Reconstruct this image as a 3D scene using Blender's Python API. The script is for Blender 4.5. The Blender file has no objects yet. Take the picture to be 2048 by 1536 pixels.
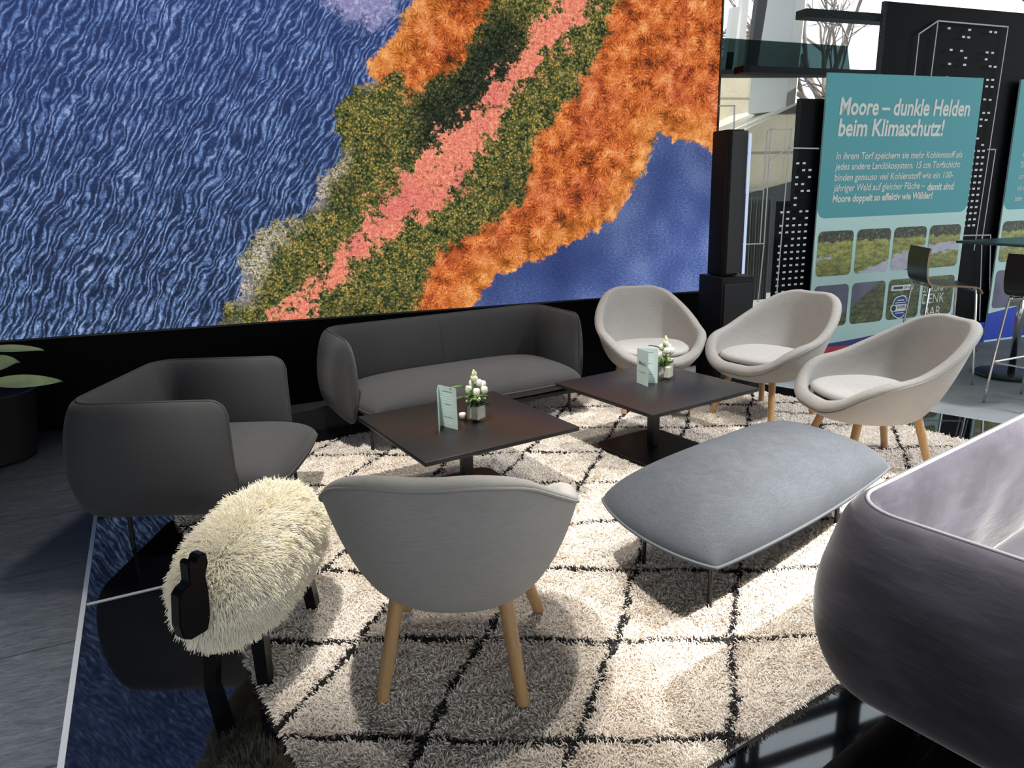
import bpy, bmesh, math, random
import numpy as np
from mathutils import Vector, Matrix
rng = np.random.default_rng(7)
random.seed(7)
SC = bpy.context.scene
COL = SC.collection
PI = math.pi

# ------------------------------------------------------------------ camera
FPX, TILT, ROLL, YAW, HCAM = 1440.0, math.radians(14.8), math.radians(1.65), math.radians(15.9), 1.55
cF = np.array([math.sin(YAW)*math.cos(TILT), math.cos(YAW)*math.cos(TILT), -math.sin(TILT)])
_rt = np.array([math.cos(YAW), -math.sin(YAW), 0.0]); _dn = np.cross(cF, _rt)
cX = math.cos(ROLL)*_rt + math.sin(ROLL)*_dn
cY = -math.sin(ROLL)*_rt + math.cos(ROLL)*_dn
cC = np.array([0.0, 0.0, HCAM])
camd = bpy.data.cameras.new('camera'); cam = bpy.data.objects.new('camera', camd); COL.objects.link(cam)
camd.sensor_width = 36.0; camd.lens = FPX/2048*36.0; camd.clip_end = 200
M = Matrix.Identity(4)
for i in range(3):
    M[i][0] = cX[i]; M[i][1] = -cY[i]; M[i][2] = -cF[i]; M[i][3] = cC[i]
cam.matrix_world = M
SC.camera = cam

# ------------------------------------------------------------------ world, lights, exposure
def lin(r, g, b):
    f = lambda c: (c/255/12.92 if c <= 10 else ((c/255+0.055)/1.055)**2.4)
    return (f(r), f(g), f(b))
w = bpy.data.worlds.new('sky'); SC.world = w; w.use_nodes = True
bg = w.node_tree.nodes['Background']
bg.inputs[0].default_value = (0.88, 0.94, 1.0, 1); bg.inputs[1].default_value = 2.0
SC.view_settings.view_transform = 'Standard'; SC.view_settings.look = 'None'
SC.view_settings.exposure = 0.0; SC.view_settings.gamma = 1.0
def spot(name, loc, tgt, power, col=(1, .95, .88), ang=70, blend=.4, rad=.06):
    l = bpy.data.lights.new(name, 'SPOT'); l.energy = power; l.color = col
    l.spot_size = math.radians(ang); l.spot_blend = blend; l.shadow_soft_size = rad
    o = bpy.data.objects.new(name, l); COL.objects.link(o); o.location = loc
    o.rotation_euler = (Vector(tgt)-Vector(loc)).to_track_quat('-Z', 'Y').to_euler()
spot('ceiling_and_fill_spot', (-0.3, 2.0, 6.0), (0.95, 3.35, 0), 1650, ang=36, blend=.55)
spot('ceiling_and_fill_spot', (0.7, 1.7, 6.0), (1.75, 2.0, 0), 850, rad=.10, ang=32, blend=.6)
spot('ceiling_and_fill_spot', (1.6, 5.0, 6.0), (1.3, 2.9, 0), 750, rad=.35)
spot('ceiling_and_fill_spot', (4.4, -0.6, 6.0), (2.6, 1.4, 0.4), 8500, ang=26, blend=.6)  # added fill lamp that brightens the inside of the velvet sofa
spot('ceiling_and_fill_spot', (6.2, 1.2, 6.0), (3.2, 3.3, 0.4), 1900, col=(.95, .97, 1), rad=.3, ang=34, blend=.8)  # added fill lamp for bright rims on the rightmost chair
spot('ceiling_and_fill_spot', (-3.2, -0.8, 6.0), (-1.75, 1.9, 0), 4300, col=(.94, .97, 1), rad=.4, ang=22, blend=.9)  # added fill lamp that lifts the slate floor at the left
sun = bpy.data.lights.new('sun', 'SUN'); sun.energy = 9.0; sun.angle = math.radians(.6); sun.color = (1, .95, .86)
so = bpy.data.objects.new('sun', sun); COL.objects.link(so); so.location = (10, 0, 10)
so.rotation_euler = Vector((-0.8, 0.26, -0.9)).to_track_quat('-Z', 'Y').to_euler()

# ------------------------------------------------------------------ helpers
def rot2(a):
    return np.array([[math.cos(a), -math.sin(a)], [math.sin(a), math.cos(a)]])
def link(name, me, parent=None, mat=None):
    o = bpy.data.objects.new(name, me); COL.objects.link(o)
    if mat is not None:
        for m in (mat if isinstance(mat, (list, tuple)) else [mat]): me.materials.append(m)
    if parent is not None: o.parent = parent
    return o
def mesh(name, V, F, mat, parent=None, smooth=False, world=False, mi=None):
    V = np.asarray(V, float).reshape(-1, 3)
    if world and parent is not None:
        mw = np.array(root_matrix(parent).inverted())
        V = V @ mw[:3, :3].T + mw[:3, 3]
    me = bpy.data.meshes.new(name)
    me.from_pydata(V.tolist(), [], [list(map(int, f)) for f in F]); me.update()
    if smooth:
        me.polygons.foreach_set('use_smooth', [True]*len(me.polygons))
    o = link(name, me, parent, mat)
    if mi is not None: me.polygons.foreach_set('material_index', mi)
    return o
def root_matrix(o):
    m = Matrix.LocRotScale(o.location, o.rotation_euler, o.scale)
    return root_matrix(o.parent) @ m if o.parent else m
def thing(name, label, cat, loc=(0, 0, 0), rz=0, group=None):
    o = bpy.data.objects.new(name, None); COL.objects.link(o); o.empty_display_size = .1
    o.location = loc; o.rotation_euler = (0, 0, rz)
    o['label'] = label; o['category'] = cat
    if group: o['group'] = group
    return o
def tag(o, label, cat, group=None):
    o['label'] = label; o['category'] = cat
    if group: o['group'] = group
    return o
def struct(o):
    o['kind'] = 'structure'; return o
def dup(root, loc, rz, label, group=None):
    r = root.copy(); COL.objects.link(r); r.location = loc; r.rotation_euler = (0, 0, rz); r['label'] = label
    if group: r['group'] = group
    for ch in list(root.children):
        c = ch.copy(); COL.objects.link(c); c.parent = r
        for g in list(ch.children):
            d = g.copy(); COL.objects.link(d); d.parent = c
    return r
class MB:
    def __init__(s): s.V = []; s.F = []; s.n = 0
    def add(s, V, F):
        V = np.asarray(V, float).reshape(-1, 3); s.V.append(V)
        s.F += [tuple(int(i)+s.n for i in f) for f in F]; s.n += len(V); return s
    def box(s, c, d, R=None, taper=1.0, bev=0.0):
        x, y, z = np.array(d)/2
        if bev > 0:
            bm = bmesh.new(); bmesh.ops.create_cube(bm, size=1)
            for v in bm.verts: v.co = Vector((v.co.x*2*x, v.co.y*2*y, v.co.z*2*z))
            bmesh.ops.bevel(bm, geom=bm.edges[:], offset=bev, segments=2, affect='EDGES', profile=.5)
            bm.verts.index_update()
            V = np.array([v.co[:] for v in bm.verts]); F = [[v.index for v in f.verts] for f in bm.faces]; bm.free()
        else:
            V = np.array([[i*x, j*y, k*z] for k in (-1, 1) for j in (-1, 1) for i in (-1, 1)])
            F = [(0, 2, 3, 1), (4, 5, 7, 6), (0, 1, 5, 4), (2, 6, 7, 3), (0, 4, 6, 2), (1, 3, 7, 5)]
        if taper != 1.0:
            k = np.where(V[:, 2] < 0, taper, 1.0); V[:, 0] *= k; V[:, 1] *= k
        if R is not None: V = V @ np.asarray(R).T
        return s.add(V+np.array(c), F)
    def tube(s, P, r, n=8, cap=True, closed=False):
        P = np.asarray(P, float); m = len(P); r = np.broadcast_to(np.asarray(r, float), (m,))
        T = np.gradient(P, axis=0) if not closed else np.roll(P, -1, 0)-np.roll(P, 1, 0)
        T /= np.linalg.norm(T, axis=1)[:, None]+1e-12
        up = np.array([0, 0, 1.0]) if abs(T[0, 2]) < .9 else np.array([1.0, 0, 0])
        N = np.cross(T[0], up); N /= np.linalg.norm(N)
        V = []
        a = np.arange(n)*2*PI/n
        for i in range(m):
            N = N-T[i]*(N@T[i]); N /= np.linalg.norm(N)+1e-12; B = np.cross(T[i], N)
            V.append(P[i]+r[i]*(np.cos(a)[:, None]*N+np.sin(a)[:, None]*B))
        F = []
        for i in range(m if closed else m-1):
            i2 = (i+1) % m
            for j in range(n):
                F.append((i*n+j, i*n+(j+1) % n, i2*n+(j+1) % n, i2*n+j))
        if cap and not closed:
            F.append(tuple(range(n))[::-1]); F.append(tuple((m-1)*n+j for j in range(n)))
        return s.add(np.concatenate(V), F)
    def grid(s, P, cu=False, cv=False, flip=False):
        P = np.asarray(P, float); a, b = P.shape[:2]; F = []
        for i in range(a if cu else a-1):
            for j in range(b if cv else b-1):
                i2, j2 = (i+1) % a, (j+1) % b
                f = (i*b+j, i2*b+j, i2*b+j2, i*b+j2); F.append(f[::-1] if flip else f)
        return s.add(P.reshape(-1, 3), F)
    def prism(s, poly, frame, t0, t1):
        """polygon [(a,b)] in a frame (origin, da, db, dn), thickness along dn from t0 to t1"""
        O, A, B, N = [np.asarray(q, float) for q in frame]; n = len(poly)
        Q = np.array([O+a*A+b*B for a, b in poly])
        V = np.concatenate([Q+N*t0, Q+N*t1])
        F = [tuple(range(n))[::-1], tuple(range(n, 2*n))]+[(i, (i+1) % n, n+(i+1) % n, n+i) for i in range(n)]
        return s.add(V, F)
    def lathe(s, prof, n=24, c=(0, 0, 0), cap=True):
        a = np.arange(n)*2*PI/n
        P = np.array([[[r*math.cos(t), r*math.sin(t), z] for t in a] for r, z in prof])+np.array(c)
        s.grid(P, cv=True, flip=True)
        k = s.n-len(prof)*n
        if cap:
            s.F.append(tuple(k+j for j in range(n))[::-1]); s.F.append(tuple(k+(len(prof)-1)*n+j for j in range(n)))
        return s
    def sphere(s, c, r, nu=10, nv=7, R=None):
        r = np.broadcast_to(np.asarray(r, float), (3,))
        u = np.arange(nu)*2*PI/nu; v = np.linspace(0.02, PI-.02, nv)
        P = np.array([[[math.sin(b)*math.cos(a), math.sin(b)*math.sin(a), math.cos(b)] for a in u] for b in v])*r
        if R is not None: P = P @ np.asarray(R).T
        return s.grid(P+np.array(c), cv=True)
    def build(s, name, mat, parent=None, smooth=False, world=False):
        return mesh(name, np.concatenate(s.V), s.F, mat, parent, smooth, world)
def smooth_by_angle(o, ang=40):
    me = o.data; me.polygons.foreach_set('use_smooth', [True]*len(me.polygons))
    bm = bmesh.new(); bm.from_mesh(me); c = math.cos(math.radians(ang))
    for e in bm.edges:
        if len(e.link_faces) == 2 and e.link_faces[0].normal.dot(e.link_faces[1].normal) < c: e.smooth = False
    bm.to_mesh(me); bm.free(); return o
def catmull(P, n):
    P = np.asarray(P, float); m = len(P); out = []
    t = np.linspace(0, m-1, n)
    for x in t:
        i = min(int(x), m-2); f = x-i
        p0, p1, p2, p3 = P[max(i-1, 0)], P[i], P[i+1], P[min(i+2, m-1)]
        out.append(.5*((2*p1)+(-p0+p2)*f+(2*p0-5*p1+4*p2-p3)*f*f+(-p0+3*p1-3*p2+p3)*f**3))
    return np.array(out)
def interp_s(x, xs, ys):
    """smooth monotone-ish interpolation of a table"""
    xs = np.asarray(xs, float); ys = np.asarray(ys, float)
    m = np.gradient(ys, xs); x = np.asarray(x, float)
    i = np.clip(np.searchsorted(xs, x)-1, 0, len(xs)-2); h = xs[i+1]-xs[i]; t = (x-xs[i])/h
    return (2*t**3-3*t**2+1)*ys[i]+(t**3-2*t**2+t)*h*m[i]+(-2*t**3+3*t**2)*ys[i+1]+(t**3-t**2)*h*m[i+1]
def ray(u, v): return cF+cX*(u-1024)/FPX+cY*(v-768)/FPX
def on_plane(u, v, P, n):
    d = ray(u, v); s = ((np.asarray(P)-cC)@n)/(d@n); return cC+d*s
def on_floor(u, v, z=0.0): return on_plane(u, v, (0, 0, z), np.array([0, 0, 1.0]))

# ------------------------------------------------------------------ materials
class NT:
    def __init__(s, name):
        s.m = bpy.data.materials.new(name); s.m.use_nodes = True; s.t = s.m.node_tree; s.t.nodes.clear()
        s.out = s.t.nodes.new('ShaderNodeOutputMaterial')
    def n(s, typ, **kw):
        nd = s.t.nodes.new('ShaderNode'+typ)
        for k, v in kw.items():
            if k.startswith('i_'):
                key = k[2:]; key = int(key) if key.isdigit() else key.replace('_', ' ')
                s.put(nd.inputs[key], v)
            else: setattr(nd, k, v)
        return nd
    def put(s, sock, v):
        if isinstance(v, bpy.types.NodeSocket): s.t.links.new(v, sock)
        elif isinstance(v, bpy.types.Node): s.t.links.new(v.outputs[0], sock)
        else:
            if isinstance(v, tuple) and len(v) == 3 and sock.type == 'RGBA': v = v+(1,)
            sock.default_value = v
    def math(s, op, a, b=0.0, c=0.0, clamp=False):
        nd = s.t.nodes.new('ShaderNodeMath'); nd.operation = op; nd.use_clamp = clamp
        s.put(nd.inputs[0], a); s.put(nd.inputs[1], b); s.put(nd.inputs[2], c); return nd.outputs[0]
    def mix(s, f, a, b, mode='MIX'):
        nd = s.t.nodes.new('ShaderNodeMix'); nd.data_type = 'RGBA'; nd.blend_type = mode; nd.clamp_factor = True
        s.put(nd.inputs[0], f); s.put(nd.inputs[6], a); s.put(nd.inputs[7], b); return nd.outputs[2]
    def ramp(s, f, stops):
        nd = s.t.nodes.new('ShaderNodeValToRGB'); e = nd.color_ramp.elements
        while len(e) < len(stops): e.new(.5)
        for q, (p, c) in zip(e, stops):
            q.position = p; q.color = (tuple(c)+(1,)) if len(c) == 3 else c
        s.put(nd.inputs[0], f); return nd.outputs[0]
    def step(s, x, a, b):
        nd = s.t.nodes.new('ShaderNodeMapRange'); nd.interpolation_type = 'SMOOTHSTEP'
        s.put(nd.inputs[0], x); nd.inputs[1].default_value = a; nd.inputs[2].default_value = b; return nd.outputs[0]
    def coord(s, which='Object', scale=(1, 1, 1), rot=(0, 0, 0)):
        tc = s.t.nodes.new('ShaderNodeTexCoord'); mp = s.t.nodes.new('ShaderNodeMapping')
        s.t.links.new(tc.outputs[which], mp.inputs[0]); mp.inputs['Scale'].default_value = scale; mp.inputs['Rotation'].default_value = rot
        return mp.outputs[0]
    def noise(s, vec, scale, detail=3, rough=.55, dist=0.0, out=0):
        nd = s.n('TexNoise'); s.put(nd.inputs['Vector'], vec); nd.inputs['Scale'].default_value = scale
        nd.inputs['Detail'].default_value = detail; nd.inputs['Roughness'].default_value = rough; nd.inputs['Distortion'].default_value = dist
        return nd.outputs[out]
    def voro(s, vec, scale, out='Distance', feature='F1', rnd=1.0):
        nd = s.n('TexVoronoi'); nd.feature = feature; s.put(nd.inputs['Vector'], vec); nd.inputs['Scale'].default_value = scale
        nd.inputs['Randomness'].default_value = rnd
        return nd.outputs[out]
    def attr(s, name, out='Fac'):
        nd = s.n('Attribute'); nd.attribute_name = name; return nd.outputs[out]
    def bsdf(s, color, rough=.5, metal=0.0, **kw):
        b = s.n('BsdfPrincipled'); s.put(b.inputs['Base Color'], color); s.put(b.inputs['Roughness'], rough); s.put(b.inputs['Metallic'], metal)
        for k, v in kw.items(): s.put(b.inputs[k.replace('_', ' ')], v)
        s.t.links.new(b.outputs[0], s.out.inputs[0]); return b
    def bump(s, b, h, strength=.3, dist=.01):
        nd = s.n('Bump'); s.put(nd.inputs['Height'], h); nd.inputs['Strength'].default_value = strength; nd.inputs['Distance'].default_value = dist
        s.t.links.new(nd.outputs[0], b.inputs['Normal'])
def simple(name, c, rough=.5, metal=0.0, var=0.0, vs=20.0, bump=0.0, **kw):
    m = NT(name); col = c
    if var > 0 or bump > 0:
        v = m.coord(); nz = m.noise(v, vs)
        if var > 0:
            col = m.mix(nz, tuple(x*(1-var) for x in c), tuple(min(1, x*(1+var)) for x in c))
    b = m.bsdf(col, rough, metal, **kw)
    if bump > 0: m.bump(b, nz, bump, .01)
    return m.m
def fabric(name, c, sc=420, var=.35, sheen=.25, rough=.9, mel=None, bumps=.25, streak=True):
    m = NT(name); v = m.coord()
    n1 = m.noise(m.coord(scale=(1, 1, 4)), sc, 2, .6); n2 = m.noise(m.coord(scale=(.35, .35, 5)), 70, 3, .6); n3 = m.noise(v, 5, 2)
    f = m.math('ADD', m.math('MULTIPLY', n1, .55), m.math('MULTIPLY', n2, .45 if streak else .2))
    f = m.math('ADD', f, m.math('MULTIPLY', m.math('SUBTRACT', n3, .5), .15))
    lo = tuple(x*(1-var) for x in c); hi = tuple(min(1, x*(1+var)) for x in c)
    col = m.ramp(f, [(.3, lo), (.7, hi)])
    b = m.bsdf(col, rough, 0, Sheen_Weight=sheen, Sheen_Roughness=.4, Specular_IOR_Level=.2)
    m.bump(b, n1, bumps, .002); return m.m
M_BEIGE = fabric('beige_upholstery', lin(164, 161, 156), var=.18, sheen=.1)
M_PAD = fabric('pale_seat_pad_fabric', lin(188, 186, 183), var=.12, sheen=.1)
M_BPIPE = simple('beige_piping_fabric', lin(150, 147, 140), .85)
M_GREY = fabric('charcoal_wool', lin(72, 72, 73), sc=500, var=.25, sheen=.12, streak=False)
M_GPIPE = simple('charcoal_piping', lin(60, 60, 61), .85)
M_OTT = fabric('grey_blue_wool', lin(79, 84, 91), sc=260, var=.45, sheen=.15, streak=False)
M_OPIPE = simple('grey_blue_piping', lin(78, 83, 89), .85)
M_BLACKMETAL = simple('black_powder_coat', (.008, .008, .009), .42)
M_BLACKWALL = simple('matt_black_paint', (.002, .002, .0022), .8, Specular_IOR_Level=.1)
M_CHROME = simple('chrome_tube', (.75, .76, .77), .12, 1.0)
M_BRONZE = simple('dark_metal_leg', (.05, .047, .05), .3, .8)
def m_velvet():
    m = NT('slate_velvet'); v = m.coord()
    n = m.noise(m.coord(scale=(1, 1, 1.6)), 2.4, 3, .5, .9); n2 = m.noise(m.coord(scale=(1.2, 1.2, 5)), 7, 4, .6, .5)
    f = m.math('ADD', m.math('MULTIPLY', n, .72), m.math('MULTIPLY', n2, .28))
    col = m.ramp(f, [(.36, lin(55, 54, 62)), (.5, lin(67, 66, 75)), (.64, lin(84, 82, 93))])
    b = m.bsdf(col, .8, 0, Sheen_Weight=.45, Sheen_Roughness=.35, Specular_IOR_Level=.15)
    m.bump(b, f, .3, .02); return m.m
M_VELVET = m_velvet()
M_VPIPE = simple('velvet_piping', lin(150, 148, 156), .8)
def m_wood(name, a, b_, sc=9):
    m = NT(name); v = m.coord(scale=(1, 1, .09)); n = m.noise(v, sc*14, 4, .6, .6); n2 = m.noise(v, sc*4, 2)
    col = m.mix(m.math('ADD', m.math('MULTIPLY', n, .7), m.math('MULTIPLY', n2, .3)), a, b_)
    b = m.bsdf(col, .45); m.bump(b, n, .1, .002); return m.m
M_OAK = m_wood('pale_oak', lin(150, 112, 68), lin(208, 168, 118))
def m_table():
    m = NT('black_table_laminate'); n = m.noise(m.coord(), 900, 2)
    b = m.bsdf(m.mix(n, (.010, .0095, .010), (.020, .019, .019)), .34, 0, IOR=1.45, Specular_IOR_Level=.5)
    m.bump(b, n, .05, .0005); return m.m
M_TABLE = m_table()

# ------------------------------------------------------------------ the setting
YW = 5.62                                   # screen wall plane
GA = math.radians(4.0)                      # glass wall direction
GP = np.array([4.33, 5.29, 0.0]); GU = np.array([math.cos(GA), math.sin(GA), 0]); GN = np.array([-math.sin(GA), math.cos(GA), 0])
UPV = np.array([0, 0, 1.0])
def G(px, py):                              # pixel -> (u, z) on the glass wall plane
    p = on_plane(px, py, GP, GN); return float((p-GP)@GU), float(p[2])
def gp(u, z, d=0.0): return GP+u*GU+z*UPV-d*GN      # d = distance in front of the glass

# floor: polished black stone, slate tiles on the left, grey carpet on the right
def m_polished():
    m = NT('polished_black_stone'); v = m.coord(); n = m.noise(v, 6, 3)
    m.bsdf(m.mix(n, (.0015, .0018, .0025), (.004, .0045, .006)), .035, 0, IOR=2.0, Specular_IOR_Level=.5); return m.m
def m_slate():
    m = NT('slate_tile'); v = m.coord(scale=(1, 3.2, 1), rot=(0, 0, math.radians(-12)))
    n = m.noise(v, 5, 6, .68, 1.2); n2 = m.noise(v, 22, 4, .7, .8)
    f = m.math('ADD', m.math('MULTIPLY', n, .55), m.math('MULTIPLY', n2, .45))
    col = m.ramp(f, [(.3, lin(46, 49, 52)), (.55, lin(70, 74, 78)), (.8, lin(104, 108, 112))])
    # joints between the tiles
    sx = m.n('SeparateXYZ'); m.put(sx.inputs[0], m.coord(rot=(0, 0, math.radians(-10))))
    def joint(c, off, p):
        q = m.math('ABSOLUTE', m.math('SUBTRACT', m.math('FRACT', m.math('ADD', m.math('DIVIDE', c, p), off)), .5))
        return m.math('LESS_THAN', q, .004/p)
    j = m.math('MAXIMUM', joint(sx.outputs[0], .13, .62), joint(sx.outputs[1], .35, .68))
    col = m.mix(j, col, lin(38, 40, 42))
    b = m.bsdf(col, m.ramp(n2, [(.3, (.38,)*3), (.8, (.6,)*3)]), 0, Specular_IOR_Level=.6)
    m.bump(b, f, .5, .02); return m.m
def m_carpet():
    m = NT('grey_carpet'); n = m.noise(m.coord(), 260, 3, .7); n2 = m.noise(m.coord(), 3, 3)
    f = m.math('ADD', m.math('MULTIPLY', n, .7), m.math('MULTIPLY', n2, .3))
    b = m.bsdf(m.ramp(f, [(.3, lin(104, 110, 114)), (.7, lin(168, 174, 177))]), .95); m.bump(b, n, .4, .004); return m.m
SA, SB = np.array([-1.14, 3.88]), np.array([-0.80, 2.02])
sd = (SB-SA)/np.linalg.norm(SB-SA)
def strip_at_y(y): return SA+(SB-SA)*(y-SA[1])/(SB[1]-SA[1])
s0, s1 = strip_at_y(-12.0), strip_at_y(7.0)
cz = [np.array([3.02, 5.75]), np.array([3.56, 4.77]), np.array([4.09, 3.83]), np.array([4.28, 3.5]), np.array([5.1, 2.0]), np.array([7.6, -2.6]), np.array([9.5, -12])]
Vf, Ff, mi = [], [], []
def fpoly(P, k):
    n = len(Vf); Vf.extend([(p[0], p[1], 0) for p in P]); Ff.append(list(range(n, n+len(P)))); mi.append(k)
fpoly([s1, (-9, 7), (-9, -12), s0], 1)
mid = [(s1[0], 7), s0] + [tuple(p) for p in cz[::-1]] + [(2.5, 7)]
fpoly(mid, 0)
fpoly([tuple(p) for p in cz[::-1]][::-1] + [(14, -12), (14, 7), (2.5, 7)], 2)
floor = struct(mesh('floor', Vf, Ff, [m_polished(), m_slate(), m_carpet()], mi=mi))
M_STRIP = simple('brushed_aluminium_strip', (.72, .72, .70), .35, .6)
def strip_obj(name, a, b, w=.018, h=.004):
    a = np.array(a); b = np.array(b); d = b-a; L = np.linalg.norm(d); d /= L
    mb = MB(); mb.box([*(a+b)/2, h/2], (L, w, h), R=[[d[0], -d[1], 0], [d[1], d[0], 0], [0, 0, 1]])
    return struct(mb.build(name, M_STRIP))
strip_obj('trim_1', s0, strip_at_y(5.55))
pn = np.array([-sd[1], sd[0]]); pn = pn if pn[0] > 0 else -pn
q0 = strip_at_y(2.96)
strip_obj('trim_2', q0+pn*.012, q0+pn*2.2, .010)

# black wall that carries the screen, wall at the left, ceiling
mb = MB(); mb.box((-2.8, YW+.2, 3.3), (12.5, .36, 6.6)); wall_back = struct(mb.build('wall_back', M_BLACKWALL))
M_CEIL = simple('dark_ceiling', (.02, .02, .022), .8)
mb = MB(); mb.box((2.0, -3.0, 6.65), (24, 18.0, .1)); struct(mb.build('ceiling', M_CEIL))
mb = MB(); mb.box((-9.05, -3, 3.3), (.1, 18, 6.6)); struct(mb.build('wall_left', simple('wall_grey', (.12, .12, .125), .8)))

# ---- LED screen: an aerial picture of a wooded causeway between two lakes
SY = YW-.045
def S(px, py):
    p = on_plane(px, py, (0, SY, 0), np.array([0, 1.0, 0])); return float(p[0]), float(p[2])
def seg_dist(P, A, B):
    d = B-A; t = np.clip(((P-A)@d)/(d@d), 0, 1); return np.linalg.norm(P-(A+t[:, None]*d), axis=1), t
def sdf_poly(P, poly):                      # positive inside
    poly = np.asarray(poly, float); n = len(poly); D = np.full(len(P), 1e9); ins = np.zeros(len(P), bool)
    for i in range(n):
        a, b = poly[i], poly[(i+1) % n]; D = np.minimum(D, seg_dist(P, a, b)[0])
        c = ((a[1] > P[:, 1]) != (b[1] > P[:, 1])) & (P[:, 0] < (b[0]-a[0])*(P[:, 1]-a[1])/(b[1]-a[1]+1e-12)+a[0]); ins ^= c
    return np.where(ins, D, -D)
def sdf_path(P, path, wd):                  # positive inside a strip of varying half-width
    best = np.full(len(P), -1e9); path = np.asarray(path, float)
    for i in range(len(path)-1):
        d, t = seg_dist(P, path[i], path[i+1]); best = np.maximum(best, wd[i]+(wd[i+1]-wd[i])*t-d)
    return best
def attr_set(o, name, vals):
    a = o.data.attributes.new(name, 'FLOAT', 'POINT'); a.data.foreach_set('value', np.asarray(vals, np.float32))
x0, x1, z0, z1 = -4.2, S(1425, 450)[0], S(700, 631)[1], 4.3
nx, nz = 260, 130
gx, gz = np.meshgrid(np.linspace(x0, x1, nx), np.linspace(z0, z1, nz), indexing='ij')
screen = thing('video_wall', 'huge lit video wall showing an aerial view of an autumn causeway between two lakes', 'screen', (0, SY, 0))
mb = MB(); mb.grid(np.stack([gx, np.zeros_like(gx), gz], -1))
SQ = lambda L: [S(*p) for p in L]
land = SQ([(430, 660), (452, 610), (490, 590), (478, 520), (500, 470), (545, 445), (600, 430), (640, 395), (632, 360), (668, 330), (688, 300), (668, 250), (672, 215), (705, 180), (740, 160), (738, 118), (785, 80), (800, 30), (835, 0), (880, -260), (1700, -300), (1700, 330), (1440, 322), (1400, 282), (1350, 282), (1318, 262), (1308, 300), (1290, 350), (1250, 400), (1228, 440), (1180, 470), (1120, 492), (1090, 520), (1062, 520), (1040, 535), (1000, 545), (978, 575), (950, 605), (935, 625), (900, 690)])
path = SQ([(560, 700), (600, 630), (640, 575), (700, 510), (750, 470), (820, 400), (890, 330), (940, 270), (1000, 190), (1050, 130), (1100, 70), (1140, 20), (1180, -60), (1300, -260)])
pw = np.array([60, 40, 24, 26, 34, 50, 55, 42, 28, 26, 38, 42, 50, 60])/1440*5.6
or1 = SQ([(830, 640), (850, 560), (880, 500), (950, 460), (1010, 430), (1045, 400), (1058, 330), (1075, 270), (1120, 220), (1160, 170), (1195, 110), (1215, 40), (1240, -20), (1300, -300), (1700, -300), (1700, 340), (1430, 330), (1320, 270), (1240, 440), (1100, 530), (950, 640)])
or2 = SQ([(735, 165), (725, 115), (775, 75), (810, 20), (850, -80), (1000, -80), (985, 10), (955, 60), (925, 120), (900, 150), (850, 170), (820, 200), (800, 140), (770, 170)])
cy = SQ([(640, -60), (655, 10), (690, 45), (740, 62), (780, 50), (800, 10), (830, -80)])
green_dark = SQ([(830, 205), (905, 150), (950, 80), (1000, 20), (1050, 60), (1040, 120), (980, 200), (900, 290), (840, 300)])
pale = SQ([(462, 520), (500, 458), (548, 438), (600, 432), (596, 462), (560, 490), (545, 530), (520, 560), (500, 610), (470, 600)]); pale2 = SQ([(612, 400), (632, 352), (664, 322), (690, 316), (684, 345), (660, 380), (640, 408), (615, 425)])
P2 = np.stack([gx.ravel(), gz.ravel()], 1)
disp = mb.build('display', None, screen)
disp.data.materials.clear()
for nm, v in (('land', sdf_poly(P2, land)), ('path', sdf_path(P2, path, pw)), ('orange', np.maximum(sdf_poly(P2, or1), sdf_poly(P2, or2))), ('shoal', sdf_poly(P2, cy)), ('dark', sdf_poly(P2, green_dark)), ('pale', np.maximum(sdf_poly(P2, pale), sdf_poly(P2, pale2)))):
    attr_set(disp, nm, v)
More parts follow.
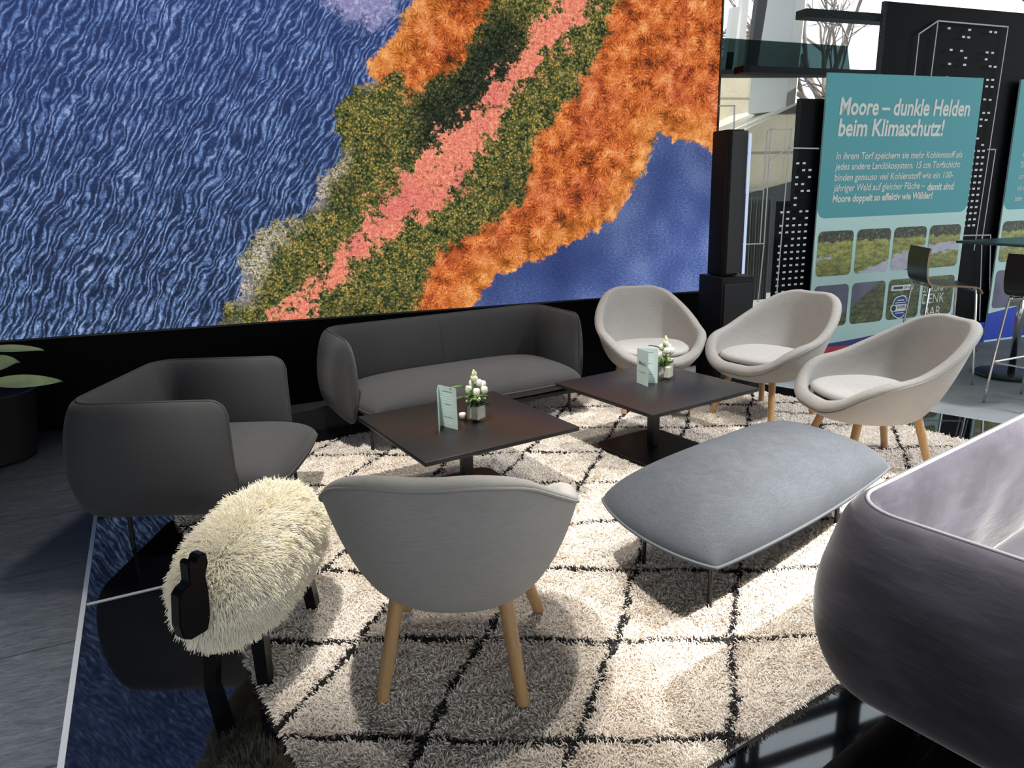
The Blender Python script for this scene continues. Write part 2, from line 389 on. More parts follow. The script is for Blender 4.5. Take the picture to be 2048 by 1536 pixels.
# which lake: left of the causeway 0, right of it 1
pl = np.asarray(path); side = np.zeros(len(P2))
attr_set(disp, 'right', ((P2[:, 0]-np.interp(P2[:, 1], pl[:, 1], pl[:, 0])) > 0).astype(float))
def m_screen():
    m = NT('video_wall_picture'); v = m.coord()
    big = m.noise(v, 3.5, 3); med = m.noise(v, 9, 5, .65); fine = m.noise(v, 34, 4, .7); vfine = m.noise(v, 75, 3, .7)
    j = m.math('ADD', m.math('MULTIPLY', m.math('SUBTRACT', med, .5), .34), m.math('MULTIPLY', m.math('SUBTRACT', fine, .5), .22))
    # left lake: ripples
    wv = m.coord(scale=(1, 1, 1), rot=(0, math.radians(-32), 0))
    ds = m.n('VectorMath', operation='ADD'); m.put(ds.inputs[0], wv)
    nv = m.n('TexNoise'); m.put(nv.inputs['Vector'], v); nv.inputs['Scale'].default_value = 2.2; nv.inputs['Detail'].default_value = 3
    sc = m.n('VectorMath', operation='SCALE'); m.put(sc.inputs[0], nv.outputs['Color']); sc.inputs['Scale'].default_value = .22
    m.put(ds.inputs[1], sc.outputs[0])
    st = m.n('Mapping'); m.put(st.inputs[0], ds.outputs[0]); st.inputs['Scale'].default_value = (1, 1, .30)
    r1 = m.noise(st.outputs[0], 36, 4, .62, .5); r2 = m.noise(v, 80, 4, .65, .3)
    wave = m.n('TexWave', wave_type='BANDS', bands_direction='X'); m.put(wave.inputs['Vector'], st.outputs[0])
    wave.inputs['Scale'].default_value = 9; wave.inputs['Distortion'].default_value = 11; wave.inputs['Detail'].default_value = 4; wave.inputs['Detail Scale'].default_value = 1.8
    rp = m.math('ADD', m.math('ADD', m.math('MULTIPLY', r1, .5), m.math('MULTIPLY', r2, .32)), m.math('MULTIPLY', wave.outputs['Fac'], .2))
    rp = m.math('ADD', rp, m.math('MULTIPLY', m.math('SUBTRACT', big, .5), .16))
    lakeA = m.ramp(rp, [(.36, lin(24, 32, 48)), (.46, lin(40, 52, 78)), (.53, lin(66, 86, 126)), (.60, lin(102, 130, 178)), (.70, lin(176, 198, 232))])
    sx = m.n('SeparateXYZ'); m.put(sx.inputs[0], v)
    lakeA = m.mix(m.step(sx.outputs[2], .7, 3.2), m.mix(.22, lakeA, lin(52, 64, 90)), m.mix(.38, lakeA, lin(66, 86, 150)))
    # right lake: smooth
    rr = m.noise(m.coord(scale=(1, 1, 2.2)), 42, 3); lb = m.noise(v, 1.3, 2)
    fB = m.math('ADD', m.math('MULTIPLY', rr, .35), m.math('MULTIPLY', lb, .65))
    lakeB = m.ramp(fB, [(.34, lin(52, 66, 118)), (.5, lin(82, 102, 160)), (.62, lin(128, 146, 196))])
    gd = m.step(m.attr('land'), -.75, -.05); lakeB = m.mix(m.math('MULTIPLY', gd, .45), lakeB, lin(34, 44, 84))
    water = m.mix(m.attr('right'), lakeA, lakeB)
    sh = m.step(m.math('ADD', m.attr('shoal'), j), -.04, .1)
    water = m.mix(sh, water, m.ramp(fine, [(.35, lin(120, 118, 160)), (.55, lin(150, 148, 190)), (.7, lin(226, 222, 240))]))
    # vegetation
    vc = m.voro(v, 30, 'Color'); vd = m.voro(v, 30, 'Distance'); vs_ = m.n('SeparateColor'); m.put(vs_.inputs[0], vc)
    vd2 = m.voro(v, 70, 'Distance'); vc2 = m.n('SeparateColor'); m.put(vc2.inputs[0], m.voro(v, 70, 'Color'))
    shade = m.math('MULTIPLY', m.step(m.math('ADD', vd2, m.math('MULTIPLY', fine, .5)), 1.0, .25), 1.0)
    gsel = m.math('ADD', m.math('MULTIPLY', med, .65), m.math('MULTIPLY', vc2.outputs[0], .35))
    green = m.ramp(gsel, [(.26, lin(34, 46, 34)), (.37, lin(74, 92, 58)), (.47, lin(122, 130, 74)), (.57, lin(168, 156, 82)), (.70, lin(222, 190, 104))])
    green = m.mix(m.step(m.attr('dark'), -.15, .1), green, m.ramp(gsel, [(.3, lin(26, 34, 28)), (.55, lin(62, 72, 52)), (.75, lin(110, 108, 80))]))
    green = m.mix(m.math('MULTIPLY', m.math('SUBTRACT', 1.0, shade), .72), green, lin(18, 24, 20))
    # orange reed tufts: radiating streaks inside cells
    vt = m.n('TexVoronoi'); m.put(vt.inputs['Vector'], v); vt.inputs['Scale'].default_value = 7.5
    dv = m.n('VectorMath', operation='SUBTRACT'); m.put(dv.inputs[0], v); m.put(dv.inputs[1], vt.outputs['Position'])
    sv = m.n('VectorMath', operation='SCALE'); m.put(sv.inputs[0], v); sv.inputs['Scale'].default_value = 7.5
    dv = m.n('VectorMath', operation='SUBTRACT'); m.put(dv.inputs[0], sv.outputs[0])
    sp = m.n('VectorMath', operation='SCALE'); m.put(sp.inputs[0], vt.outputs['Position']); sp.inputs['Scale'].default_value = 7.5
    m.put(dv.inputs[1], sp.outputs[0])
    sd_ = m.n('SeparateXYZ'); m.put(sd_.inputs[0], dv.outputs[0])
    ang = m.math('ARCTAN2', sd_.outputs[2], sd_.outputs[0])
    cmb = m.n('CombineXYZ'); m.put(cmb.inputs[0], m.math('MULTIPLY', ang, 5.0)); m.put(cmb.inputs[1], m.math('MULTIPLY', vt.outputs['Distance'], 1.6))
    m.put(cmb.inputs[2], m.math('MULTIPLY', vs_.outputs[0], .0))
    stk = m.noise(cmb.outputs[0], 1.5, 3, .6)
    osel = m.math('ADD', m.math('ADD', m.math('MULTIPLY', stk, .48), m.math('MULTIPLY', med, .30)), m.math('MULTIPLY', vfine, .34))
    osel = m.math('SUBTRACT', m.math('ADD', osel, .012), m.math('MULTIPLY', m.math('POWER', vt.outputs['Distance'], 2.0), .13)); osel = m.math('ADD', osel, m.math('MULTIPLY', m.math('SUBTRACT', med, .5), .25))
    orange = m.ramp(osel, [(.37, lin(56, 36, 26)), (.45, lin(128, 64, 34)), (.52, lin(192, 92, 44)), (.59, lin(224, 128, 66)), (.70, lin(252, 198, 136))])
    red = m.step(m.noise(v, 2.4, 3), .5, .62)
    orange = m.mix(m.math('MULTIPLY', red, .45), orange, m.ramp(osel, [(.38, lin(70, 36, 30)), (.52, lin(184, 80, 50)), (.68, lin(240, 152, 112))]))
    edge = m.step(m.math('ADD', m.attr('land'), m.math('MULTIPLY', j, .5)), .28, .04)
    orange = m.mix(m.math('MULTIPLY', edge, .5), orange, m.ramp(osel, [(.33, lin(110, 58, 24)), (.5, lin(226, 136, 56)), (.66, lin(255, 206, 130))]))
    rim = m.mix(m.math('MULTIPLY', m.math('MULTIPLY', m.step(m.math('ADD', m.attr('land'), m.math('MULTIPLY', j, .9)), .10, .0), .85), m.step(m.noise(v, 2.1, 2), .45, .6)), green, m.ramp(fine, [(.35, lin(70, 72, 84)), (.55, lin(150, 140, 150)), (.7, lin(225, 215, 222))]))
    rim = m.mix(m.math('MULTIPLY', m.step(m.math('ADD', m.attr('pale'), m.math('MULTIPLY', j, 1.3)), -.05, .12), m.step(m.math('ADD', m.math('MULTIPLY', fine, .6), m.math('MULTIPLY', vfine, .4)), .42, .56)), rim, m.ramp(vfine, [(.38, lin(128, 122, 110)), (.52, lin(196, 188, 172)), (.64, lin(242, 236, 232))]))
    rim = m.mix(m.math('MULTIPLY', m.step(big, .52, .68), .45), rim, lin(38, 46, 36))
    veg = m.mix(m.step(m.math('ADD', m.attr('orange'), j), -.02, .035), rim, orange)
    sp_ = m.noise(v, 5.5, 4, .7)
    # pink trail
    pk = m.ramp(m.math('ADD', m.math('MULTIPLY', fine, .5), m.math('MULTIPLY', vfine, .5)), [(.33, lin(130, 62, 52)), (.43, lin(204, 106, 90)), (.52, lin(238, 142, 116)), (.66, lin(254, 200, 168))])
    pk = m.mix(m.step(m.noise(v, 1.7, 2), .5, .64), pk, m.mix(.32, pk, lin(205, 80, 105)))
    veg = m.mix(m.math('MULTIPLY', m.step(m.math('ADD', m.math('ADD', m.attr('path'), m.math('MULTIPLY', j, 1.6)), m.math('MULTIPLY', m.math('SUBTRACT', sp_, .5), .55)), .02, .075), m.step(m.math('ADD', med, m.math('MULTIPLY', fine, .35)), .52, .60)), veg, pk)
    allc = m.mix(m.step(m.math('ADD', m.attr('land'), m.math('MULTIPLY', j, .55)), -.012, .012), water, veg)
    e = m.n('Emission'); m.put(e.inputs[0], allc); e.inputs[1].default_value = 1.0
    m.t.links.new(e.outputs[0], m.out.inputs[0]); return m.m
disp.data.materials.append(m_screen())
mb = MB(); t = .012
fy = -.012
mb.box(((x0+x1)/2, fy+.02, z0-t/2), (x1-x0, .05, t)); mb.box((x1+t/2, fy+.02, (z0+z1)/2), (t, .05, z1-z0+2*t))
mb.build('bezel', M_BLACKMETAL, screen)

# ---- glass wall to the right of the screen
def m_glass(name='window_glass', tint=(.93, .96, .97), refl=.9):
    m = NT(name); tr = m.n('BsdfTransparent'); tr.inputs[0].default_value = tint+(1,)
    gl = m.n('BsdfGlossy'); gl.inputs['Roughness'].default_value = .01
    lw = m.n('LayerWeight'); lw.inputs[0].default_value = .35
    mx = m.n('MixShader'); m.put(mx.inputs[0], m.math('MULTIPLY', m.math('POWER', lw.outputs[1], 3.0), refl*.5)); m.t.links.new(tr.outputs[0], mx.inputs[1]); m.t.links.new(gl.outputs[0], mx.inputs[2])
    m.t.links.new(mx.outputs[0], m.out.inputs[0]); return m.m
M_GLASS = m_glass()
M_FRAME = simple('black_window_frame', (.006, .007, .008), .6, Specular_IOR_Level=.1)
M_BOARD = simple('dark_navy_panel', lin(9, 12, 15), .4, var=.15, vs=2, Specular_IOR_Level=.05)
M_LINE = simple('pale_grey_vinyl', lin(190, 196, 192), .7)
M_WDOT = simple('white_vinyl', lin(226, 230, 228), .6)
GFR = (GP, GU, UPV, -GN)                        # prism frame: u, z, towards the room
win = struct(bpy.data.objects.new('window_1', None)); COL.objects.link(win); win.location = GP.tolist(); win.rotation_euler = (0, 0, GA)
def gpart(name, polys, mat, t0, t1, parent=win):
    mb = MB()
    for p in polys: mb.prism(p, GFR, t0, t1)
    return mb.build(name, mat, parent, world=True)
def rect(u0, a, u1, b): return [(u0, a), (u1, a), (u1, b), (u0, b)]
uL, uR, zT = -.86, 6.5, 6.6
uB, zB = G(1775, 8); zS = G(1690, 141)[1]; zM = G(1700, 25)[1]
fr = []
uM = G(1627, 25)[0]
for z, h in ((zS, .05), (zM, .062), (3.50, .07), (3.95, .07), (4.40, .07), (4.85, .07), (5.3, .07), (5.8, .07), (.03, .06)):
    fr.append(rect(uM if z == zM else uL, z-h/2, uR, z+h/2))
gpart('transom', fr[1:8], M_FRAME, -.20, -.08)
gpart('sill', [fr[0], fr[8]], M_FRAME, -.20, -.08)
mu = []
for k, u in enumerate((-.42, .93, 2.28, 3.63, 4.98, 6.33)):
    za = 3.12
    mu.append(rect(u-.025, za, u+.025, zT))
    mu.append(rect(u+.15, za, u+.19, zT))
gpart('mullion', mu, M_FRAME, -.20, -.08)
tb = [G(1776, 0), G(2047, 24)]
board_poly = [(uB, 0), (uR, 0), (uR, tb[0][1]+(tb[1][1]-tb[0][1])*(uR-tb[0][0])/(tb[1][0]-tb[0][0])), (uB, tb[0][1])]
backing = gpart('dark_panel', [board_poly], M_BOARD, -.06, -.03)
u2, z2 = G(1597, 300)[0], G(1610, 196)[1]
backing2 = gpart('dark_panel', [rect(u2, 0, uB, z2), rect(u2-.14, 0, u2, G(1580, 402)[1])], M_BOARD, -.06, -.03)
gpart('glass_pane', [rect(uL, .0, u2-.142, zT), rect(u2-.142, G(1580, 402)[1]+.004, u2-.002, zT), rect(u2-.002, z2+.004, uB-.002, zT), [(uB, board_poly[3][1]+.004), (uR, board_poly[2][1]+.004), (uR, zT), (uB, zT)]], M_GLASS, -.004, .004)
def gline(pts, wd=.011):
    Q = [np.array(G(*p)) for p in pts]; out = []
    for a, b in zip(Q[:-1], Q[1:]):
        d = (b-a)/np.linalg.norm(b-a); n = np.array([-d[1], d[0]])*wd/2; e = d*wd/2
        out.append([tuple(a-n-e), tuple(b-n+e), tuple(b+n+e), tuple(a+n-e)])
    return out
L = []
for pl_ in ([(1515, 603), (1527, 489), (1541, 259), (1534, 263), (1519, 487)], [(1541, 259), (1582, 259), (1579, 296)],
            [(1538, 320), (1577, 296), (1636, 297)], [(1577, 296), (1552, 592), (1551, 610)], [(1472, 489), (1526, 487)], [(1479, 380), (1526, 379)],
            [(1438, 212), (1468, 212), (1466, 300)]):
    L += gline(pl_)
gpart('skyline_outline', L, M_LINE, .005, .007)
L = []
for pl_ in ([(1827, 160), (1837, 68), (1875, 42), (1860, 160)], [(1875, 42), (2015, 54), (1947, 500)], [(1974, 299), (1990, 299), (1963, 480)],
            [(1915, 471), (1980, 470), (1977, 640)], [(1963, 470), (1958, 640)]):
    L += gline(pl_)
gpart('skyline_outline', L, M_LINE, .005, .007)
D = []
def dots_at(u, z, wd=.030, h=.016): D.append(rect(u-wd/2, z-h/2, u+wd/2, z+h/2))
ua, za = G(1562, 470); us, zs = G(1574.5, 470)[0]-ua, (G(1562, 450)[1]-G(1562, 463.5)[1])
ztop = G(1595, 322)[1]; z = G(1556, 597)[1]; k = 0
while z < ztop:
    for c in range(5):
        if k in (14, 15) and c != 2: continue
        if k > 11 and (c+k) % 3 == 0: continue
        if k == 9 and c in (0, 1): continue
        if k > 15 and c < 2: continue
        dots_at(ua-.012+c*us, z)
    z += zs; k += 1
for px, py in [(1897, 57), (1938, 60), (1980, 64), (1990, 65), (1926, 74), (1936, 75), (1901, 100), (1922, 102), (1973, 105), (1984, 106), (1930, 116), (1971, 119), (1898, 128), (1928, 130), (1979, 133), (1989, 134), (1893, 155), (1922, 158), (1930, 158), (1938, 158), (1946, 158), (1954, 159), (1974, 160), (1984, 160), (1972, 173), (1983, 174), (1968, 199), (1979, 200), (1966, 226), (1976, 226), (1961, 239), (1971, 240), (1960, 252), (1954, 277), (1964, 290)]:
    dots_at(*G(px, py), .034, .016)
zz = G(1962, 302)[1]; uu = G(1962, 302)[0]; k = 0
while zz > G(1925, 462)[1]:
    for c in range(3): dots_at(uu-.10+c*.062, zz, .034, .018)
    zz -= zs; k += 1
gpart('skyline_window_print', D, M_WDOT, .005, .0065)

# coloured wave printed along the foot of the glass
def m_flat(name, c, var=.06, rough=.5): return simple(name, c, rough, var=var, vs=1.5)
M_BLUE = m_flat('royal_blue_print', lin(22, 66, 196)); M_INDIGO = m_flat('indigo_print', lin(58, 70, 132)); M_RED = m_flat('coral_red_print', lin(206, 62, 72))
ug = lambda x, y: G(x, y)
footb = tag(gpart('printed_floor_band', [[ug(1915, 690), (uR, .02), (uR, .30), ug(2047, 634), ug(1915, 650)]], M_BLUE, .006, .012, None), 'bright blue printed band along the foot of the glass between the banners', 'banner')

# ---- banners
M_TEAL = simple('teal_print', lin(86, 172, 178), .6, var=.06, vs=.8)
M_MINT = simple('mint_print', lin(206, 242, 234), .6)
M_TXT = simple('cream_white_print', lin(238, 238, 228), .6)
def rrect(u0, a, u1, b, r, n=6):
    P = []
    for cx, cz, s in ((u1-r, b-r, 0), (u0+r, b-r, 1), (u0+r, a+r, 2), (u1-r, a+r, 3)):
        for i in range(n+1):
            t = (s+i/n)*PI/2; P.append((cx+r*math.cos(t), cz+r*math.sin(t)))
    return P
def text_mesh(name, body, mat, parent, O, A, B, height=None, width=None, bold=0.0, shear=0.0, depth=.0008):
    cu = bpy.data.curves.new(name, 'FONT'); cu.body = body; cu.size = 1; cu.offset = bold; cu.shear = shear; cu.resolution_u = 3; cu.fill_mode = 'FRONT'
    tmp = bpy.data.objects.new('tmp', cu); COL.objects.link(tmp)
    dg = bpy.context.evaluated_depsgraph_get(); me = bpy.data.meshes.new_from_object(tmp.evaluated_get(dg))
    bpy.data.objects.remove(tmp); bpy.data.curves.remove(cu)
    V = np.array([v.co[:] for v in me.vertices]).reshape(-1, 3); F = [list(p.vertices) for p in me.polygons]; bpy.data.meshes.remove(me)
    sy = height/.70 if height else None
    wd = V[:, 0].max()-V[:, 0].min()
    sx = width/wd if width else sy
    if sy is None: sy = sx
    x = (V[:, 0]-V[:, 0].min())*sx; y = V[:, 1]*sy
    P = np.asarray(O)+x[:, None]*np.asarray(A)+y[:, None]*np.asarray(B)
    return mesh(name, P, F, mat, parent, world=True)
def gtext(parent, body, left, right, cap_px, d, bold=.0, shear=.12, mat=None, scale_w=True):
    """left/right: pixels of the ends of the base line"""
    a = np.array(G(*left)); b = np.array(G(*right)); h = abs(G(left[0], left[1]-cap_px)[1]-a[1])
    return text_mesh('lettering', body, mat or M_TXT, parent, gp(a[0], a[1], d), GU, UPV, h, (b[0]-a[0]) if scale_w else None, bold, shear)
def banner(name, label, uA, uC, zt, zteal, loc_u, tiles=True):
    b = thing(name, label, 'banner', gp(loc_u, 0, .03).tolist(), GA)
    f = lambda nm, polys, mat, a, c: gpart(nm, polys, mat, a, c, b)
    return b, f
uA = G(1651, 146)[0]; uC = G(1942, 300)[0]+.01; ztp = G(1651, 146)[1]; zte = G(1640, 437)[1]
ban, bf = banner('display_banner', 'tall mint and teal banner headed Moore, eight landscape tiles below the text', uA, uC, ztp, zte, (uA+uC)/2)
zw = [ug(1649, 679)[1], ug(1808, 662)[1]]
bf('mint_panel', [[(uA, .0), (uC, .0), (uC, ztp), (uA, ztp)]], M_MINT, .012, .026)
teal = bf('teal_panel', [[(uA, ztp)]+[(uA+.09-.09*math.cos(t), zte+.09-.09*math.sin(t)) for t in np.linspace(0, PI/2, 8)]+[(uC-.09+.09*math.sin(t), zte+.09-.09*math.cos(t)) for t in np.linspace(0, PI/2, 8)]+[(uC, ztp)]], M_TEAL, .026, .028)
def wave_poly(top, bot): return top+bot[::-1]
us_ = np.linspace(uA, uC, 24); tt = (us_-uA)/(uC-uA)
wtop = [(u, .175+.15*t**1.3-.02*math.sin(PI*t)) for u, t in zip(us_, tt)]
wmid = [(u, .16-.03*t-.02*math.sin(PI*t)) for u, t in zip(us_, tt)]
wbot = [(u, .004) for u in us_]
bf('blue_wave', [wave_poly(wmid, wtop)[::-1] if 0 else wave_poly(wtop, wmid)[::-1]], M_INDIGO, .026, .0275)
bf('red_wave', [wave_poly(wmid, wbot)[::-1]], M_RED, .026, .0275)
# landscape tiles: one continuous picture cut into eight
def m_bog():
    m = NT('bog_landscape_print'); v = m.coord(); sx = m.n('SeparateXYZ'); m.put(sx.inputs[0], v)
    n = m.noise(m.coord(scale=(1, 1, 3)), 9, 5, .65); nf = m.noise(v, 40, 4, .7)
    f = m.math('ADD', m.math('MULTIPLY', n, .6), m.math('MULTIPLY', nf, .4))
    field = m.ramp(f, [(.34, lin(84, 92, 48)), (.45, lin(134, 138, 66)), (.56, lin(182, 184, 88)), (.68, lin(216, 216, 120))])
    low = m.ramp(f, [(.34, lin(34, 42, 30)), (.47, lin(72, 82, 50)), (.58, lin(116, 124, 74)), (.7, lin(184, 184, 126))])
    z = sx.outputs[2]
    col = m.mix(m.step(z, .62, .95), low, field)
    tr = m.math('ADD', z, m.math('MULTIPLY', m.math('SUBTRACT', m.noise(v, 14, 4), .5), .10))
    col = m.mix(m.step(tr, 1.065, 1.08), col, m.ramp(nf, [(.38, lin(26, 30, 24)), (.55, lin(66, 72, 48)), (.68, lin(170, 176, 120))]))
    j = m.math('MULTIPLY', m.math('SUBTRACT', n, .5), .12)
    rv = m.step(m.math('ADD', m.attr('river'), j), -.012, .008)
    col = m.mix(rv, col, m.ramp(n, [(.3, lin(180, 182, 198)), (.7, lin(222, 224, 236))]))
    lk = m.step(m.math('ADD', m.attr('lake'), m.math('MULTIPLY', j, .5)), -.012, .01)
    col = m.mix(lk, col, m.ramp(m.noise(v, 3, 2), [(.35, lin(92, 92, 114)), (.65, lin(124, 122, 148))]))
    m.bsdf(col, .5); return m.m
M_BOG = m_bog()
zr = [(G(1638, 553)[1], G(1640, 463)[1]), (G(1630, 655)[1], G(1630, 572)[1])]
def bog_tiles(bobj, u0, cols, cnt):
    tw = [(u0+(uC-uA)*.020+(uC-uA)*.2445*c, u0+(uC-uA)*.020+(uC-uA)*.2445*c+(uC-uA)*.222) for c in range(cnt)]
    riv = [np.array(p) for p in ((u0+.45, .74), (u0+.75, .80), (u0+1.0, .85), (u0+1.15, .93), (u0+1.9, 1.0))]
    for r in range(2):
        for c in range(cnt):
            a, b = zr[r]; p, q = tw[c]
            n = 28; U, Z = np.meshgrid(np.linspace(p, q, n), np.linspace(a, b, n), indexing='ij')
            # rounded corners by pulling the outline of the grid in
            rr = .045; cu_ = np.clip(np.abs(U-(p+q)/2)-((q-p)/2-rr), 0, None); cz_ = np.clip(np.abs(Z-(a+b)/2)-((b-a)/2-rr), 0, None)
            h = np.hypot(cu_, cz_); m_ = np.maximum(cu_, cz_); k = np.where(h > 1e-9, m_/np.maximum(h, 1e-9), 1.0)
            U = (p+q)/2+np.sign(U-(p+q)/2)*(np.minimum(np.abs(U-(p+q)/2), (q-p)/2-rr)+cu_*k); Z = (a+b)/2+np.sign(Z-(a+b)/2)*(np.minimum(np.abs(Z-(a+b)/2), (b-a)/2-rr)+cz_*k)
            P = GP+U[..., None]*GU+Z[..., None]*UPV-.028*GN
            mb = MB(); mb.grid(P); o = mb.build('landscape_tile', M_BOG, bobj, world=True)
            Q = np.stack([U.ravel(), Z.ravel()], 1)
            attr_set(o, 'river', np.maximum(sdf_path(Q, riv, [.03, .06, .085, .05, .03]), sdf_path(Q, [np.array((u0+.02, .93)), np.array((u0+.18, .95))], [.008, .012])) if r == 0 else -np.ones(n*n))
            attr_set(o, 'lake', np.minimum(.75-(Q[:, 0]-u0)*1.0+(Q[:, 1]-.5)*1.6-.28, .42-np.abs(Q[:, 1]-.5)*0) if r == 1 else -np.ones(n*n))
bog_tiles(ban, uA, None, 4)
gtext(teal, 'Moore – dunkle Helden', (1673, 229.5), (1932, 236), 34, .030, .024, .10)
gtext(teal, 'beim Klimaschutz!', (1670, 272), (1880, 274.5), 34, .030, .024, .10)
body = [('In ihrem Torf speichern sie mehr Kohlenstoff als', (1666.5, 319), (1917.5, 319), .012), ('jedes andere Landökosystem. 15 cm Torfschicht', (1664.5, 340), (1913, 340.5), .012),
        ('binden genauso viel Kohlenstoff wie ein 100-', (1663, 362), (1899, 361), .012), ('jähriger Wald auf gleicher Fläche –', (1661, 383), (1843, 380.5), .012),
        ('damit sind', (1848, 380.5), (1901, 379.5), .032), ('Moore doppelt so effektiv wie Wälder!', (1659, 404.5), (1858, 399.5), .032)]
for t, l, r, bo in body: gtext(teal, t, l, r, 14, .030, bo, .12)
# marks on the last two lower tiles
M_WHITE = simple('white_print', lin(240, 242, 240), .6); M_LOGO = simple('logo_blue_print', lin(30, 70, 150), .6); M_DGREEN = simple('dark_green_print', lin(36, 62, 52), .6)
a, b = G(1777, 582), G(1822, 567)
lab = bf('label_sticker', [rrect(a[0], a[1], b[0], b[1], .008)], M_WHITE, .0285, .0295)
du = b[0]-a[0]; dz = b[1]-a[1]
gpart('label_bar', [rect(a[0]+.09*du, a[1]+.28*dz, a[0]+.52*du, a[1]+.74*dz)], M_DGREEN, .0296, .030, lab)
text_mesh('lettering', 'Bio', M_DGREEN, lab, gp(a[0]+.56*du, a[1]+.3*dz, .0302), GU, UPV, .42*dz, .34*du, 0, .3)
lc = np.array(G(1794.7, 613)); lr = abs(G(1794.7, 613)[1]-G(1794.7, 591)[1])
def scallop(k): return [(lc[0]+lr*k*.92*(1+.09*abs(math.cos(2.5*t+.4)))*math.cos(t), lc[1]+lr*k*1.0*(1+.09*abs(math.cos(2.5*t+.4)))*math.sin(t)) for t in np.linspace(0, 2*PI, 60, endpoint=False)]
emb = bf('emblem', [scallop(1.0)], M_WHITE, .0285, .0290); ef_ = lambda nm, polys, mat, a, c: gpart(nm, polys, mat, a, c, emb)
ef_('emblem_field', [scallop(.90)], M_LOGO, .0291, .0295)
ef_('emblem_stripe', [rrect(lc[0]-lr*1.12, lc[1]-lr*.38, lc[0]+lr*.92, lc[1]+lr*.24, lr*.2)], M_WHITE, .0296, .0300)
ef_('emblem_badge', [[(lc[0]-lr*.74+lr*.26*math.cos(t), lc[1]-lr*.07+lr*.26*math.sin(t)) for t in np.linspace(0, 2*PI, 20, endpoint=False)]], M_DGREEN, .0301, .0304)
text_mesh('lettering', 'NABU', M_LOGO, emb, gp(lc[0]-lr*.40, lc[1]-lr*.14, .0303), GU, UPV, lr*.30, lr*1.2, .02, .15)
ef_('emblem_small_print', [rect(lc[0]-lr*.42, lc[1]+lr*.56, lc[0]+lr*.42, lc[1]+lr*.66), rect(lc[0]-lr*.62, lc[1]+lr*.36, lc[0]+lr*.62, lc[1]+lr*.43), rect(lc[0]-lr*.5, lc[1]-lr*.58, lc[0]+lr*.5, lc[1]-lr*.5)], M_WHITE, .0296, .0300)
gtext(ban, 'ZUKUNFT', (1840, 584), (1889, 580), 12, .031, .004, 0); gtext(ban, 'DENK', (1838, 607), (1881, 605), 19, .031, .0, 0); gtext(ban, 'BAR', (1842, 632), (1874, 629.5), 18, .031, .0, 0)

uA2 = G(1996, 449)[0]
ban2, bf = banner('display_banner', 'second teal and mint banner cut off by the right edge of the photo', uA2, 0, 0, 0, uA2+.8)
bf('mint_panel', [[(uA2, 0), (uA2+1.8, 0), (uA2+1.8, ztp), (uA2, ztp)]], M_MINT, .012, .026)
teal2 = bf('teal_panel', [[(uA2, ztp)]+[(uA2+.09-.09*math.cos(t), zte+.09-.09*math.sin(t)) for t in np.linspace(0, PI/2, 8)]+[(uA2+1.8, zte), (uA2+1.8, ztp)]], M_TEAL, .026, .028)
bf('blue_wave', [[(uA2, .02), (uA2+1.8, .02), (uA2+1.8, .40), (uA2+.6, .35), (uA2, .285)]], M_BLUE, .026, .0275)
bog_tiles(ban2, uA2, None, 3)
hcap = abs(G(1666, 306)[1]-G(1666, 319)[1])
for t, p in (('D', (2043, 293)), ('de', (2038.6, 313)), ('De', (2035, 335)), ('sch', (2031, 358)), ('mit v', (2028, 381)), ('seine', (2023, 402))):
    a = G(*p); text_mesh('lettering', t, M_TXT, teal2, gp(a[0], a[1], .030), GU*.62, UPV, hcap, None, .004, .12)

# ---- beyond the glass
def OY(px, py, y):
    p = on_plane(px, py, (0, y, 0), np.array([0, 1.0, 0])); return p
def slab(name, pts, y, depth, mat):
    P = [OY(px, py, y) for px, py in pts]; mb = MB()
    mb.prism([(p[0], p[2]) for p in P], ((0, y, 0), (1, 0, 0), (0, 0, 1), (0, 1, 0)), 0, depth); return mb.build(name, mat)
def m_conc(name, a, b_):
    m = NT(name); v = m.coord(); n = m.noise(v, 1.6, 5, .6); n2 = m.noise(v, 30, 3)
    f = m.math('ADD', m.math('MULTIPLY', n, .7), m.math('MULTIPLY', n2, .3)); sx = m.n('SeparateXYZ'); m.put(sx.inputs[0], v)
    c = m.ramp(f, [(.3, a), (.7, b_)])
    jt = m.math('LESS_THAN', m.math('ABSOLUTE', m.math('SUBTRACT', m.math('FRACT', m.math('MULTIPLY', sx.outputs[2], 1.3)), .5)), .02)
    m.bsdf(m.mix(m.math('MULTIPLY', jt, .6), c, lin(90, 84, 74)), .8); return m.m
M_CONC = m_conc('sunlit_concrete', lin(164, 156, 136), lin(206, 200, 180))
M_CONC2 = simple('pale_concrete', lin(228, 226, 218), .8, var=.06, vs=3)
o = slab('concrete_wall', [(1400, 148), (1541, 146), (1541, 268), (1480, 268), (1400, 300)], 9.0, .35, M_CONC); tag(o, 'beige concrete wall seen through the glass beside the screen', 'wall')
o = slab('concrete_ramp', [(1440, 290), (1480, 264), (1608, 203), (1600, 358), (1440, 402)], 7.5, 1.5, M_CONC); tag(o, 'sloping concrete parapet below the beige wall outside the glass', 'wall')
# leaning column
B0, B1 = OY(1523, 223, 7.8), OY(1549, -60, 7.8); wdt = OY(1610, 77, 7.8)[0]-OY(1524, 77, 7.8)[0]
mb = MB(); P = []
for B in (B0, B1):
    for dx, dy in ((-.02*wdt, .25), (.44*wdt, -.10), (.62*wdt, -.12), (1.0*wdt, .16), (.6*wdt, .5)): P.append((B[0]+dx, B[1]+dy, B[2]))
mb.add(P, [(0, 1, 6, 5), (1, 2, 7, 6), (2, 3, 8, 7), (3, 4, 9, 8), (4, 0, 5, 9), (4, 3, 2, 1, 0), (5, 6, 7, 8, 9)])
tag(mb.build('leaning_column', M_CONC2), 'pale leaning concrete column outside the glass beside the screen', 'column')
